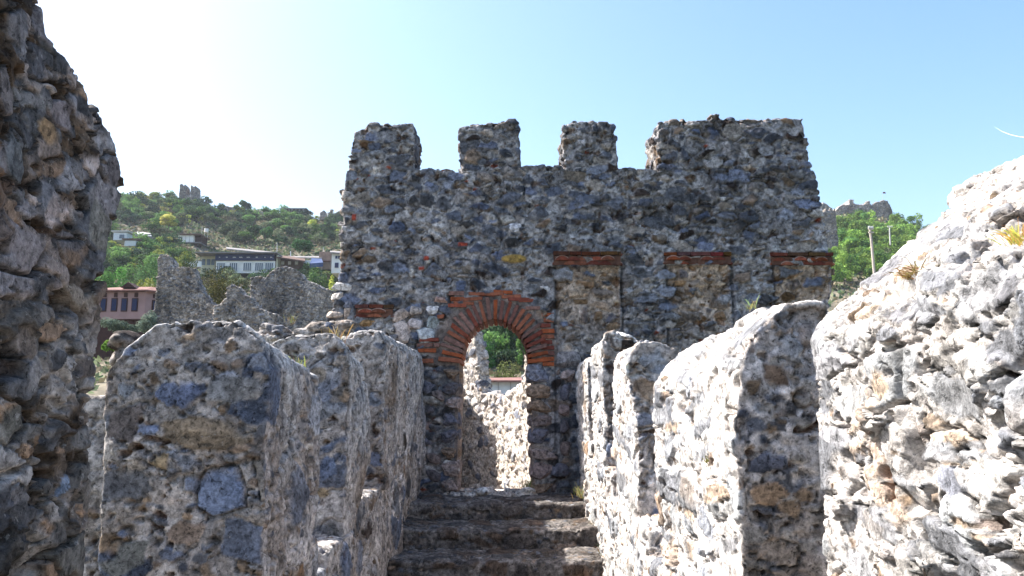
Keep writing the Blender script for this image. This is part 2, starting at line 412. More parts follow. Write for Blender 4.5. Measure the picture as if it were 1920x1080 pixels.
def smooth_mesh(V, E, it):
    n = len(V); deg = np.bincount(E.ravel(), minlength=n).astype(F32)[:, None]; deg[deg == 0] = 1
    for _ in range(it):
        A = np.empty_like(V)
        for k in range(3):
            A[:, k] = np.bincount(E[:, 0], V[E[:, 1], k], n) + np.bincount(E[:, 1], V[E[:, 0], k], n)
        V = V * 0.4 + 0.6 * A / deg
    return V
def stone_body(name, mb, voxel, spec, mat, parent=None, seed=1, wob=0.03, wobf=1.5, it=4, post=None, label=None):
    """voxel-remesh the union of the closed shells in mb, wear its edges, push the stone pattern out of it"""
    me = bpy.data.meshes.new('t'); me.from_pydata([tuple(v) for v in mb.V], [], mb.F); me.update()
    to = bpy.data.objects.new('t', me); COL.objects.link(to)
    md = to.modifiers.new('r', 'REMESH'); md.mode = 'VOXEL'; md.voxel_size = voxel; md.adaptivity = 0
    dg = bpy.context.evaluated_depsgraph_get(); dg.update()
    em = bpy.data.meshes.new_from_object(to.evaluated_get(dg))
    bpy.data.objects.remove(to); bpy.data.meshes.remove(me)
    n = len(em.vertices)
    V = np.empty(n * 3, F32); em.vertices.foreach_get('co', V); V = V.reshape(-1, 3)
    E = np.empty(len(em.edges) * 2, np.int32); em.edges.foreach_get('vertices', E); E = E.reshape(-1, 2)
    V = smooth_mesh(V, E, it).astype(F32)
    V += vec_noise(V * F32(wobf), seed + 101) * F32(wob) + vec_noise(V * F32(wobf * 4), seed + 103) * F32(wob * 0.35)
    em.vertices.foreach_set('co', V.ravel()); em.update()
    N = np.empty(n * 3, F32); em.vertices.foreach_get('normal', N); N = N.reshape(-1, 3)
    h, c = masonry(V, N, SPEC[spec] if isinstance(spec, str) else spec, seed)
    if post is not None: V, N, h, c = post(V, N, h, c)
    V = V + N * h[:, None]
    o0 = np.array([(V[:, 0].min() + V[:, 0].max()) / 2, (V[:, 1].min() + V[:, 1].max()) / 2, V[:, 2].min()], F32)
    em.vertices.foreach_set('co', (V - o0).astype(F32).ravel())
    em.polygons.foreach_set('use_smooth', np.ones(len(em.polygons), bool)); em.update()
    for a in list(em.color_attributes): em.color_attributes.remove(a)
    set_col(em, c)
    em.materials.clear(); em.materials.append(mat); em.name = name
    o = bpy.data.objects.new(name, em); o.location = o0.tolist()
    link(o, parent)
    if label: o['label'] = label
    return o

def on_x(u, v, x):
    xc, yc = (u - 960) / FPX, (540 - v) / FPX; return W(u, v, x * (CP - yc * SP) / xc)
def blocks(V, N, h, c, lst, plane, at, seed=0, groove=1.0):
    """single larger stones of the masonry: (u, v, half width, half height, colour, layered); plane 'y' or 'x' at that coordinate"""
    ax = 0 if plane == 'y' else 1
    f = (lambda u, v: W(u, v, at)) if plane == 'y' else (lambda u, v: on_x(u, v, at))
    fac_ = sst(0.3, 0.7, -N[:, 1] if plane == 'y' else N[:, 0] * (1 if at < 0 else -1))
    h = h.copy(); c = c.copy()
    for k, (u, v, w, hh, col, lay) in enumerate(lst):
        p, a, b = f(u, v), f(u - w, v), f(u + w, v); hw = abs(b[ax] - a[ax]) / 2; hz = abs(f(u, v - hh).z - f(u, v + hh).z) / 2
        I = np.nonzero((np.abs(V[:, ax] - p[ax]) < hw * 2) & (np.abs(V[:, 2] - p.z) < hz * 2 + hw * 0.3) & (fac_ > 0.02))[0]
        if len(I) == 0: continue
        P = V[I]; fr = F32(0.22 / max(hz, 0.02)); sd = seed + 3 * k
        w0 = vnoise(P * fr * 2.2, sd + 1) * 0.12 + vnoise(P * fr * 8, sd + 3) * 0.12; w1 = vnoise(P * fr * 2.2 + F32(40), sd + 2) * 0.12 + vnoise(P * fr * 8 + F32(40), sd + 4) * 0.12
        rot = 0.22 * math.sin(k * 2.3 + seed); q0 = P[:, ax] - p[ax]; q1 = P[:, 2] - p.z
        s0 = (q0 * math.cos(rot) + q1 * math.sin(rot)) / hw + w0; s1 = (-q0 * math.sin(rot) + q1 * math.cos(rot)) / hz + w1
        rr = random.Random(k * 77 + seed); ns = rr.choice((4, 5, 5, 6, 6, 7)); d = np.zeros(len(I), F32); a0 = rr.uniform(0, 6.28) if ns > 4 else rr.uniform(-.25, .25)
        for q in range(ns):
            an = a0 + 2 * math.pi * q / ns + rr.uniform(-.3, .3); d = np.maximum(d, (s0 * math.cos(an) + s1 * math.sin(an)) / rr.uniform(0.72, 1.02))
        lap = sst(-0.45, 0.15, vnoise(P * fr * 3.5, sd + 6) + 0.9 - d)
        m = sst(1.02, 0.93, d) * fac_[I] * lap; g = np.exp(-((d - 1.05) / 0.06) ** 2) * fac_[I] * sst(0.0, 0.5, vnoise(P * fr * 2, seed + 9 + k))
        rg = fbm(P * np.array([9, 9, 34 if lay else 9], F32), seed + k, 5, 0.7)
        hb = 0.004 + 0.05 * hz * s0 * math.sin(k * 1.7) + 0.05 * hz * s1 * math.cos(k * 1.3) + (0.010 if lay else 0.006) * rg
        h[I] = h[I] * (1 - m) + m * hb - 0.022 * groove * g
        cc = np.array(col, F32)[None, :] * np.clip(1 + (1.0 if lay else 0.7) * rg, 0.3, 2)[:, None]
        c[I] = (c[I] * (1 - m[:, None]) + cc * m[:, None]) * (1 - min(0.85, 0.55 * groove) * g[:, None])
    return V, N, h, c
def fill_blocks(seed, n, u0, u1, v0, v1, ws, pal, flat=(0.45, 0.85)):
    rr = random.Random(seed); out = []
    for k in range(n):
        w = rr.choice(ws); f = rr.uniform(0.75, 1.25); out.append((rr.uniform(u0, u1), rr.uniform(v0, v1), w, w * rr.uniform(*flat), tuple(x * f for x in rr.choice(pal)), rr.random() < 0.2))
    return out
# ============================================================ THE GATE WALL
YG = 9.2
gate = empty('gate_wall', (0.7, YG + 0.4, 0.79), 'tall crenellated rubble stone wall with a brick arched gateway at the top of the steps', 'castle wall')
GT = 0.85
ax, az = W(927, 680, YG).x, W(927, 682, YG).z          # centre of the arch at its springing
jl, jr = W(861, 800, YG).x, W(994, 800, YG).x          # jambs
floor_z = W(930, 926, YG).z
apex = W(925, 597, YG).z
def intrados(n=28):
    """slightly pointed horseshoe, from the left springing to the right one"""
    r = (jr - jl) / 2; cx = (jl + jr) / 2; H = apex - az
    out = []
    for i in range(n + 1):
        a = math.pi - math.pi * i / n
        x = cx + math.cos(a) * r * (1.0 + 0.0 * math.sin(a)); z = az + math.sin(a) ** 0.92 * H
        out.append((x, z))
    return out
ins_pts = intrados()
out_l = XZ([(560, 960), (606, 640), (614, 598), (636, 545), (640, 470), (641, 400), (650, 320)], YG)
out_top = XZ([(781, 318), (856, 317), (980, 312), (1048, 312), (1165, 314), (1230, 317), (1400, 318), (1523, 318)], YG)
out_r = XZ([(1536, 380), (1555, 470), (1560, 505), (1552, 560), (1548, 700), (1545, 960)], YG)
zb = floor_z - 0.6
outline = [(out_l[0][0], zb)] + out_l[1:] + out_top + out_r[:-1] + [(out_r[-1][0], zb), (jr + 0.02, zb)] + [(jr, az)] + ins_pts[::-1][1:-1] + [(jl, az), (jl - 0.01, zb)]
TILES = [((1037, 472), (1165, 498)), ((1245, 473), (1371, 496)), ((1445, 474), (1561, 498)), ((667, 571), (740, 596))]
def gate_post(V, N, h, c):
    x, z = V[:, 0], V[:, 2]
    front = sst(0.3, 0.8, -N[:, 1])
    # sunken panels of warmer, paler rubble below the tile bands
    for (a, b), drop in zip(TILES[:3], (1.0, 1.1, 1.2)):
        p0, p1 = W(a[0] + 3, a[1], YG), W(b[0] - 2, b[1], YG)
        m = sst(0, 0.03, x - p0.x) * sst(0, 0.03, p1.x - x) * sst(0, 0.03, p1.z - z) * front
        h = h - 0.035 * m
        for xe in (p0.x, p1.x + 0.02):
            sm = sst(0.022, 0.008, np.abs(x - xe + 0.012 * vnoise(V * 6, 19))) * sst(0.02, -0.02, z - p1.z) * front; h = h - 0.045 * sm; c = c * (1 - 0.45 * sm[:, None])
        k = m * sst(-1.3, -0.1, z - p1.z)
        c = c * (1 - k[:, None]) + k[:, None] * (c * np.array([1.35, 1.12, 0.9], F32) + np.array([0.05, 0.03, 0.01], F32))
    # white lime over the right hand tile bands
    for u0, u1, v0, v1 in ((1445, 1556, 459, 472), (1250, 1345, 462, 471)):
        p0, p1 = W(u0, v1, YG), W(u1, v0, YG)
        m = sst(0, 0.03, x - p0.x) * sst(0, 0.03, p1.x - x) * sst(0, 0.02, p1.z - z) * sst(0, 0.02, z - p0.z) * front
        m = m * (0.55 + 0.45 * vnoise(V * 9, 3))
        c = c * (1 - m[:, None]) + m[:, None] * np.array([0.55, 0.55, 0.56], F32)
    # flat bed for the brick ring and jambs
    r = np.sqrt((x - (jl + jr) / 2) ** 2 + (z - az) ** 2)
    m = (sst(0.82, 0.72, r) * (z > az - 0.02)) * front
    h = np.where((z < az) & (x > jl - 0.22) & (x < jr + 0.34), h * 0.35 - 0.012, h)
    inner = (np.abs(x - (jl + jr) / 2) < (jr - jl) / 2 + 0.05) & (z < apex + 0.05)
    m = np.maximum(m, inner.astype(F32))
    h = h * (1 - m) - 0.008 * m
    c = c * (1 - m[:, None]) + m[:, None] * np.array([0.27, 0.22, 0.195], F32) * (0.8 + 0.3 * vnoise(V * 14, 8))[:, None]
    # small square putlog hole with a brick by it
    q = W(862, 447, YG); m = sst(0.045, 0.03, np.abs(x - q.x)) * sst(0.045, 0.03, np.abs(z - q.z)) * front
    h = h - 0.09 * m; 
    q = W(1222, 402, YG); d = np.sqrt(((x - q.x) / 0.16) ** 2 + ((z - q.z) / 0.13) ** 2); m = sst(1.1, 0.5, d + 0.3 * vnoise(V * 12, 2)) * front
    h = h - 0.06 * m; c = c * (1 - 0.6 * m[:, None])
    q = W(962, 486, YG); d = np.sqrt(((x - q.x) / 0.16) ** 2 + ((z - q.z) / 0.055) ** 2); m = sst(1.05, 0.9, d + 0.2 * vnoise(V * 9, 4)) * front
    h = h * (1 - m) + 0.03 * m; c = c * (1 - m[:, None]) + m[:, None] * np.array([0.30, 0.20, 0.06], F32)
    for u, v, w_, t_ in ((868, 458, 0.06, 0.025), (800, 484, 0.035, 0.025), (664, 408, 0.03, 0.04), (790, 503, 0.04, 0.02), (660, 612, 0.06, 0.025), (1105, 240, 0.07, 0.015)):
        q = W(u, v, YG); m = sst(w_, w_ * 0.8, np.abs(x - q.x)) * sst(t_, t_ * 0.75, np.abs(z - q.z)) * front
        h = h * (1 - m) + 0.02 * m; c = c * (1 - m[:, None]) + m[:, None] * np.array([0.28, 0.05, 0.03], F32)
    st = fbm(V * np.array([1.1, 1.1, 0.45], F32), 301, 3); c = c * np.clip(1 + 0.38 * st, 0.55, 1.5)[:, None]
    return blocks(V, N, h, c, GB, 'y', YG, 12)
rg_ = random.Random(77); GB = []
GC = [(.105, .12, .165), (.14, .16, .22), (.19, .205, .25), (.12, .125, .14), (.22, .22, .235), (.16, .135, .11), (.26, .235, .215), (.08, .085, .10), (.30, .29, .295), (.15, .17, .24)]
for row in range(26):
    v = 242 + row * 14.5 + rg_.uniform(-4, 4)
    for q in range(8):
        u = rg_.uniform(650, 1540)
        if v < 322 and any(a - 12 < u < b + 12 for a, b in ((781, 857), (980, 1049), (1165, 1230))): continue
        if v > 530 and 800 < u < 1050: continue
        if any(a[0] - 14 < u < b[0] + 14 and a[1] - 10 < v < b[1] + 8 for a, b in TILES): continue
        w_ = rg_.choice((9, 11, 14, 18, 24)); GB.append((u, v, w_, w_ * rg_.uniform(0.38, 0.62), rg_.choice(GC), rg_.random() < 0.2))
mb = MB().prism(outline, 'y', YG, YG + GT)
for i in range(30):
    u = random.uniform(782, 1226)
    if 856 < u < 980 or 1048 < u < 1165: continue
    p = W(u, 318, YG); mb.rock((p.x, YG + random.uniform(0.08, 0.5), p.z), (random.uniform(0.05, 0.12), 0.1, random.uniform(0.025, 0.05)), seed=i, sub=1)
for i in range(14):
    v = random.uniform(360, 640); p = W(641 - max(0, v - 540) * 0.28, v, YG)
    mb.rock((p.x, YG + random.uniform(0.05, 0.4), p.z), (random.uniform(0.06, 0.1), 0.1, random.uniform(0.04, 0.08)), seed=i + 50, sub=1)
SEED_G = 4
stone_body('wall', mb, 0.0125, 'gate', M_STONE_FAR, gate, SEED_G, 0.022, 1.6, 3, gate_post)
MER = [[(650, 330), (666, 247), (686, 240), (700, 234), (740, 233), (768, 231), (774, 232), (775, 330)],
       [(863, 330), (862, 241), (880, 236), (905, 233), (940, 230), (955, 226), (968, 226), (970, 250), (975, 330)],
       [(1056, 330), (1056, 235), (1075, 228), (1110, 226), (1146, 230), (1152, 237), (1160, 330)],
       [(1237, 332), (1234, 231), (1260, 226), (1300, 225), (1333, 224), (1336, 214), (1350, 214), (1356, 221), (1400, 221), (1440, 224), (1475, 221), (1503, 222), (1507, 245), (1516, 290), (1522, 332)]]
for k, m in enumerate(MER):
    mb = MB().prism(XZ(m, YG), 'y', YG + 0.008, YG + GT - 0.05)
    us = [p[0] for p in m]
    for i in range(int((max(us) - min(us)) / 7)):
        u = random.uniform(min(us) + 12, max(us) - 8)
        vv = np.interp(u, [p[0] for p in m[1:-1]], [p[1] for p in m[1:-1]])
        p = W(u, vv, YG)
        mb.rock((p.x, YG + random.uniform(0.08, 0.45), p.z - 0.012), (random.uniform(0.05, 0.10), 0.1, random.uniform(0.022, 0.045)), seed=i + 90 + 40 * k, sub=1)
    stone_body('merlon', mb, 0.0125, 'gate', M_STONE_FAR, gate, SEED_G, 0.006, 1.6, 0, lambda V, N, h, c: blocks(V, N, h, c, GB, 'y', YG, 12))

# brick ring of the arch: radial bricks with the depth of the opening, flat courses on its back and beside it
BR = [(0.24, 0.064, 0.037), (0.25, 0.088, 0.05), (0.16, 0.042, 0.028), (0.20, 0.11, 0.09), (0.14, 0.062, 0.05), (0.25, 0.064, 0.024)]
def brick(mb, c, u, L, T, y0, y1, col=None, rr=random):
    """brick whose long side runs along u in the wall plane"""
    col = col or rr.choice(BR); f = rr.uniform(0.75, 1.2); col = tuple(x * f for x in col)
    n = Vector((-u[1], u[0])); u = Vector(u)
    j = lambda: rr.uniform(-0.006, 0.006)
    P = []
    for su, sn in ((-1, -1), (1, -1), (1, 1), (-1, 1)):
        q = Vector(c) + u * (su * L / 2 + j()) + n * (sn * T / 2 + j() * 0.6); P.append((q.x, q.y))
    # chamfered front
    yf = y0 + rr.uniform(-0.012, 0.006)
    cen = Vector(c)
    Pi = [tuple(cen + (Vector(p) - cen) * 0.96 - (Vector(p) - cen).normalized() * 0.002) for p in P]
    V = [(p[0], yf, p[1]) for p in Pi] + [(p[0], yf + 0.008, p[1]) for p in P] + [(p[0], y1, p[1]) for p in P]
    Fc = [(0, 1, 2, 3)] + [(i, 4 + i, 4 + (i + 1) % 4, (i + 1) % 4) for i in range(4)] + [(4 + i, 8 + i, 8 + (i + 1) % 4, 4 + (i + 1) % 4) for i in range(4)] + [(11, 10, 9, 8)]
    mb.add(V, Fc, col)
ring = MB(); dense = intrados(400); cxr = (jl + jr) / 2
seg = [0.0]
for a, b in zip(dense, dense[1:]): seg.append(seg[-1] + math.hypot(b[0] - a[0], b[1] - a[1]))
nb = 25
for i in range(nb):
    t = (i + 0.5) / nb * seg[-1]; k = min(int(np.searchsorted(seg, t)), len(dense) - 2)
    p = Vector(dense[k]); ta = (Vector(dense[k + 1]) - Vector(dense[k - 1])).normalized()
    nrm = Vector((-ta.y, ta.x))
    fan = Vector((p.x - cxr, (p.y - az) * 1.0 + 0.05)).normalized(); nrm = (nrm * 0.55 + fan * 0.45).normalized()
    L = random.choice((0.24, 0.25, 0.27))
    brick(ring, p + nrm * (L / 2 - 0.022), nrm, L, 0.043 + random.uniform(-0.007, 0.007), YG - 0.028, YG + 0.62)
# bricks laid flat along the back of the ring
for i in range(11):
    a = math.radians(128 - i * 7.6)
    if random.random() < 0.12: continue
    r = 0.715 if 40 < math.degrees(a) < 140 else 0.745
    c = (cxr + math.cos(a) * r, az + 0.02 + math.sin(a) * (apex - az + 0.265))
    if i % 3 == 0: c = (c[0], c[1] + 0.03)
    brick(ring, c, (1, random.uniform(-0.08, 0.08)) if 65 < math.degrees(a) < 115 else (1, 0), random.uniform(0.16, 0.26), 0.04, YG - 0.02, YG + 0.1)
ring.build('brick_arch', M_BRICK, gate)
def course(u0, u1, v0, v1, n, p=0.9):
    cl = MB()
    a, b = W(u0, v1, YG), W(u1, v0, YG); dz = (b.z - a.z) / n
    for r in range(n):
        x = a.x + random.uniform(0, 0.06)
        while x < b.x - 0.06:
            L = random.uniform(0.13, 0.27); L = min(L, b.x - x)
            if random.random() < p: brick(cl, (x + L / 2, a.z + (r + 0.5) * dz), (1, random.uniform(-0.02, 0.02)), L - 0.015, min(dz - 0.014, 0.046), YG - 0.022 + random.uniform(-0.01, 0.015), YG + 0.12)
            x += L
    cl.build('brick_course', M_BRICK, gate)
course(776, 826, 632, 682, 5, 0.8); course(1010, 1040, 585, 688, 10, 1.0); course(818, 834, 566, 622, 5, 0.6); course(836, 872, 545, 566, 2)
# projecting bands of half round tiles
def tile_band(a, b):
    p0, p1 = W(a[0], b[1], YG), W(b[0], a[1], YG)
    t = MB(); Hh = p1.z - p0.z; L = p1.x - p0.x
    x = p0.x
    while x < p1.x - 0.02:
        w = random.uniform(0.14, 0.24); w = min(w, p1.x - x)
        t.box((x, YG - 0.048 + random.uniform(-0.01, 0.01), p1.z - 0.046), (x + w - 0.008, YG + 0.1, p1.z - 0.006), tuple(c * random.uniform(0.3, 0.6) for c in random.choice(BR)), jit=0.004)
        x += w
    hrow = (Hh - 0.055) / 2
    n = max(3, round(L / 0.128))
    for r in range(2):
        for i in range(n):
            if r == 0 and random.random() < 0.08: continue
            cx = p0.x + (i + 0.5 + (0.28 if r == 0 else 0)) * L / n
            if cx + 0.05 > p1.x: continue
            z0 = p1.z - 0.055 - (r + 1) * hrow + random.uniform(-0.004, 0.004)
            w = L / n * 0.56; hh = hrow * random.uniform(0.85, 1.0); pts = []
            for k in range(9):
                q = -1 + 2 * k / 8; pts.append((cx + q * w, z0 + hh * (0.35 + 0.65 * (1 - abs(q) ** 2.2))))
            pts = [(cx - w, z0 + 0.004)] + pts + [(cx + w, z0 + 0.004)]
            f = random.uniform(0.5, 0.95); bc = random.choice(BR[:3] + BR[5:])
            yt = YG - 0.04 + (0.012 if r else 0) + random.uniform(-0.015, 0.012)
            t.prism([(q[0], q[1]) for q in pts], 'y', yt, YG + 0.1, tuple(c * f for c in bc))
            t.prism([(cx + (q[0] - cx) * 1.03, q[1] + 0.012) for q in pts[1:-1]] + [(cx + w * 1.03, z0 + 0.006), (cx - w * 1.03, z0 + 0.006)], 'y', yt + 0.012, YG + 0.09, (0.34, 0.24, 0.20))
    t.box((p0.x + 0.005, YG - 0.028, p0.z + 0.004), (p1.x - 0.015, YG + 0.085, p1.z - 0.056), (0.10, 0.05, 0.035))
    t.build('tile_band', M_BRICK, gate)
for a, b in TILES: tile_band(a, b)
# squared blocks of the jambs and the pale field stones left of the arch
JC = [(0.26, 0.20, 0.19), (0.13, 0.13, 0.16), (0.20, 0.16, 0.15), (0.30, 0.24, 0.22), (0.11, 0.10, 0.11), (0.24, 0.17, 0.12), (0.17, 0.17, 0.20)]
def jamb(u_in, side, v0, v1, wmin, wmax):
    v = v0; k = 0
    while v < v1:
        dv = random.uniform(24, 40); 
        if v + dv > v1: dv = v1 - v
        a = W(u_in + (v - 700) * (0.035 if side > 0 else -0.012), v + dv / 2, YG); zt, zb_ = W(u_in, v + 2, YG).z, W(u_in, v + dv - 2, YG).z
        wd_ = random.uniform(wmin, wmax)
        xi = a.x - side * 0.02; xo = a.x + side * wd_
        jb = MB(); jb.rock(((xi + xo) / 2, YG + 0.22, (zt + zb_) / 2), (abs(xo - xi) / 2 * 1.02, 0.27, (zt - zb_) / 2 * 1.06), random.choice(JC), seed=int(v * 3 + side), sub=3, box=0.8, rot=Matrix.Rotation(random.uniform(-0.04, 0.04), 3, 'Y')); jb.build('jamb_stone', M_STONE, gate)
        v += dv; k += 1
jamb(861, -1, 688, 930, 0.17, 0.22); jamb(990, 1, 680, 930, 0.24, 0.33)
for u, v, w_, h_, cc in ((799, 798, 14, 9, 0), (797, 826, 15, 8, 1), (822, 742, 14, 12, 2), (800, 725, 17, 14, 1), (803, 772, 16, 9, 4), (812, 858, 16, 11, 2), (1058, 735, 10, 16, 1), (1056, 770, 12, 12, 0), (1060, 800, 10, 14, 4), (1058, 840, 11, 14, 2), (1065, 705, 14, 12, 3), (1050, 880, 18, 12, 1), (812, 890, 16, 12, 4)):
    p = W(u, v, YG); s_ = YG / FPX; jb = MB(); jb.rock((p.x, YG + 0.05, p.z), (w_ * s_, 0.10, h_ * s_), JC[cc], seed=u, sub=3, box=0.6); jb.build('jamb_stone', M_STONE, gate)
for u, v, w_, h_, cc in ((751, 591, 18, 12, (0.36, 0.30, 0.27)), (754, 622, 19, 20, (0.44, 0.38, 0.36)), (776, 604, 16, 12, (0.46, 0.41, 0.41)), (796, 628, 18, 14, (0.42, 0.44, 0.46)), (779, 582, 12, 9, (0.33, 0.29, 0.27)),
                         (811, 581, 14, 9, (0.55, 0.53, 0.54)), (810, 604, 12, 11, (0.24, 0.27, 0.28)), (733, 616, 10, 12, (0.36, 0.34, 0.33)), (826, 563, 14, 8, (0.33, 0.22, 0.19)), (846, 877, 16, 14, (0.56, 0.55, 0.54)),
                         (640, 538, 22, 8, (0.48, 0.46, 0.45)), (632, 556, 13, 8, (0.50, 0.45, 0.42)), (628, 590, 16, 9, (0.42, 0.35, 0.30)), (650, 570, 14, 8, (0.15, 0.16, 0.20)), (655, 588, 10, 12, (0.36, 0.29, 0.24)), (1066, 675, 22, 16, (0.22, 0.20, 0.20)), (965, 427, 14, 10, (0.50, 0.50, 0.54)), (1024, 540, 12, 8, (0.44, 0.42, 0.42)), (690, 606, 22, 9, (0.28, 0.17, 0.08)), (777, 668, 8, 7, (0.42, 0.44, 0.43))):
    p = W(u, v, YG); s_ = YG / FPX; fs = MB(); fs.rock((p.x, YG + 0.045, p.z), (w_ * s_ * 1.08, 0.085, h_ * s_ * 1.08), cc, seed=u + v, sub=3, box=0.55); fs.build('field_stone', M_STONE, gate)

# ============================================================ STEPS AND PASSAGE
XL, XR = -1.0, 0.75
edges = [8.15, 7.38, 6.70, 6.02, 5.36, 4.70]
zs = [W(935, 945, 8.15).z, W(935, 992, 7.38).z, W(940, 1052, 6.70).z]
zs += [zs[-1] - 0.165, zs[-1] - 0.33, zs[-1] - 0.495]
stairs = empty('stone_steps', ((XL + XR) / 2, 4.6, 0), 'worn dark rubble steps climbing between the parapets to the gateway', 'steps')
for i, (y, z) in enumerate(zip(edges, zs)):
    yb = YG + 0.02 if i == 0 else edges[i - 1] + 0.06
    n = 9; mb = MB()
    top = [(XL - 0.10, z - 0.01)] + [(XL + (XR - XL) * k / n, z + 0.012 * math.sin(k * 2.1 + i * 1.7) - 0.018 * math.sin(math.pi * k / n)) for k in range(n + 1)] + [(XR + 0.10, z + 0.01)]
    mb.prism([(XR + 0.10, z - 0.45), (XL - 0.10, z - 0.45)] + top, 'y', y, yb)
    for k in range(10):
        x = XL + (XR - XL) * random.random(); w_ = random.uniform(0.08, 0.17)
        mb.rock((x, y + 0.075, z - 0.045), (w_, 0.085, 0.045), seed=i * 20 + k, sub=1, box=0.8)
    stone_body('step', mb, 0.012, 'step', M_STONE, stairs, 30 + i, 0.009, 2.2, 1)
th = MB().prism([(jl - 0.25, floor_z - 0.5), (jr + 0.25, floor_z - 0.5), (jr + 0.25, floor_z - 0.02), (jr - 0.1, floor_z + 0.01), (cxr, floor_z - 0.03), (jl - 0.25, floor_z)], 'y', YG - 0.12, YG + 0.9)
for k in range(9): th.rock((random.uniform(jl, jr), YG + random.uniform(-0.15, 0.6), floor_z), (random.uniform(0.08, 0.2), random.uniform(0.08, 0.2), 0.035), seed=900 + k, sub=1)
stone_body('threshold', th, 0.014, 'beyond', M_STONE, stairs, 44, 0.03, 2.2, 2)
pv = MB().prism([(-1.5, -0.4), (1.4, -0.4), (1.4, 0.0), (-1.5, 0.0)], 'y', -2.0, 4.8)
tag(stone_body('path', pv, 0.03, 'step', M_STONE, None, 47, 0.02), kind='structure')

# ============================================================ PARAPETS EITHER SIDE OF THE PASSAGE
def zr(v, Y): return EYE + slope_of(v) * Y
par_l = empty('parapet_wall', (-1.35, 5.5, 0), 'shaded grey and white round topped parapet left of the steps', 'parapet wall')
def base_wall(x0, x1, segs):
    """stepped low wall: (y0, y1, top z)"""
    mb = MB()
    for y0, y1, z in segs: mb.prism([(x0, -0.5), (x1, -0.5), (x1, z), (x0, z)], 'y', y0, y1)
    return mb
def zone_scale(y): return 1
mb = base_wall(-1.66, -1.0, [(1.8, 3.7, 0.84), (3.6, 4.6, 0.86), (4.5, 5.4, 0.95), (5.3, 6.6, 1.12), (6.5, 9.3, 1.3)])
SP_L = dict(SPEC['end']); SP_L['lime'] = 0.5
def weather_top(V, N, h, c):
    """bare karst-weathered crowns: pale ribs with black furrows running down the curve"""
    up = np.maximum(sst(0.10, 0.5, N[:, 2]), 0.8 * sst(0.35, 0.8, N[:, 0]) * sst(-0.1, 0.35, vnoise(V * np.array([2, 3, 1.2], F32), 15) + 0.1)) * sst(1.2, 1.6, V[:, 2])
    rib = vnoise(V * np.array([7, 26, 7], F32), 5) * 0.6 + vnoise(V * np.array([14, 60, 14], F32), 6) * 0.4
    rk = sst(-0.25, 0.3, rib)
    cc = mixc(np.array([0.055, 0.055, 0.06], F32)[None, :].repeat(len(V), 0), np.array([0.40, 0.39, 0.385], F32)[None, :], rk)
    h2 = 0.022 * (rk - 0.5)
    h = h * (1 - 0.7 * up) + up * h2
    c = c * (1 - 0.85 * up[:, None]) + cc * 0.85 * up[:, None]
    return V, N, h, c
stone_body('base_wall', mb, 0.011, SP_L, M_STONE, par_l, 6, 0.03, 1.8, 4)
ML = [(3.33, 4.22, [(-1.68, 176), (-1.62, 250), (-1.48, 372), (-1.32, 402), (-1.18, 398), (-1.07, 320), (-1.01, 190), (-1.0, 60)]),
      (5.02, 5.62, [(-1.66, 330), (-1.5, 440), (-1.38, 490), (-1.25, 530), (-1.13, 525), (-1.05, 450), (-1.0, 300), (-1.0, 100)]),
      (6.35, 9.24, [(-1.60, 480), (-1.45, 600), (-1.30, 660), (-1.15, 705), (-1.06, 690), (-1.01, 600), (-1.0, 420), (-1.0, 100)])]
for i, (y0, y1, pr) in enumerate(ML):
    zb_ = (0.7, 0.85, 1.1)[i]
    mb = MB().prism([(-1.0, zb_), (-1.66, zb_)] + [(x + 0.005, EYE + z / 1000) for x, z in pr], 'y', y0, y1)
    if i < 2: mb.V = [(v[0], v[1], v[2] - (0.10 if v[1] > y0 + .1 and v[2] > 1.9 else 0)) for v in mb.V]
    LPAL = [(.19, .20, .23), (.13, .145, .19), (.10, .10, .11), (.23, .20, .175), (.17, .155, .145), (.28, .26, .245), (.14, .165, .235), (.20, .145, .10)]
    LB = ([(372, 812, 88, 36, (.20, .155, .11), 1), (316, 738, 27, 25, (.13, .155, .23), 0), (353, 740, 25, 30, (.115, .14, .22), 0), (445, 735, 62, 32, (.20, .20, .205), 0), (415, 930, 46, 48, (.15, .185, .27), 0), (240, 905, 48, 36, (.10, .10, .108), 0), (234, 1042, 50, 38, (.13, .13, .122), 0),
           (236, 795, 34, 40, (.14, .12, .115), 0), (462, 1015, 60, 42, (.125, .14, .18), 0), (236, 728, 22, 18, (.19, .20, .22), 0), (505, 905, 30, 40, (.20, .18, .16), 0), (300, 860, 24, 18, (.25, .19, .12), 0), (345, 1000, 40, 24, (.26, .20, .16), 0), (500, 800, 26, 30, (.10, .10, .11), 0)],
          [(615, 878, 24, 22, (.13, .16, .235), 0), (622, 1012, 30, 38, (.13, .13, .135), 0), (612, 772, 40, 14, (.17, .175, .19), 0), (600, 700, 22, 22, (.20, .17, .14), 0), (612, 925, 30, 10, (.26, .20, .13), 1)],
          [(702, 860, 14, 16, (.13, .15, .21), 0), (704, 750, 14, 14, (.17, .19, .23), 0)])[i]
    LB = [fill_blocks(11, 75, 200, 520, 620, 1075, (10, 14, 18, 24, 32), LPAL), fill_blocks(12, 22, 540, 665, 640, 1075, (8, 11, 15, 20), LPAL), fill_blocks(13, 14, 680, 722, 640, 1000, (6, 8, 12), LPAL)][i] + LB
    sp_ = dict(SP_L); sp_['expo'] = 0.35
    def lpost(V, N, h, c, LB=LB, y0=y0):
        return weather_top(*blocks(V, N, h, c, LB, 'y', y0, 3))
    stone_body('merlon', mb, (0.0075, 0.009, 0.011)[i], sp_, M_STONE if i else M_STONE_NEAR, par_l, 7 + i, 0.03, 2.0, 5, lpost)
par_r = empty('parapet_wall', (1.1, 5.5, 0), 'sunlit white round topped parapet right of the steps', 'parapet wall')
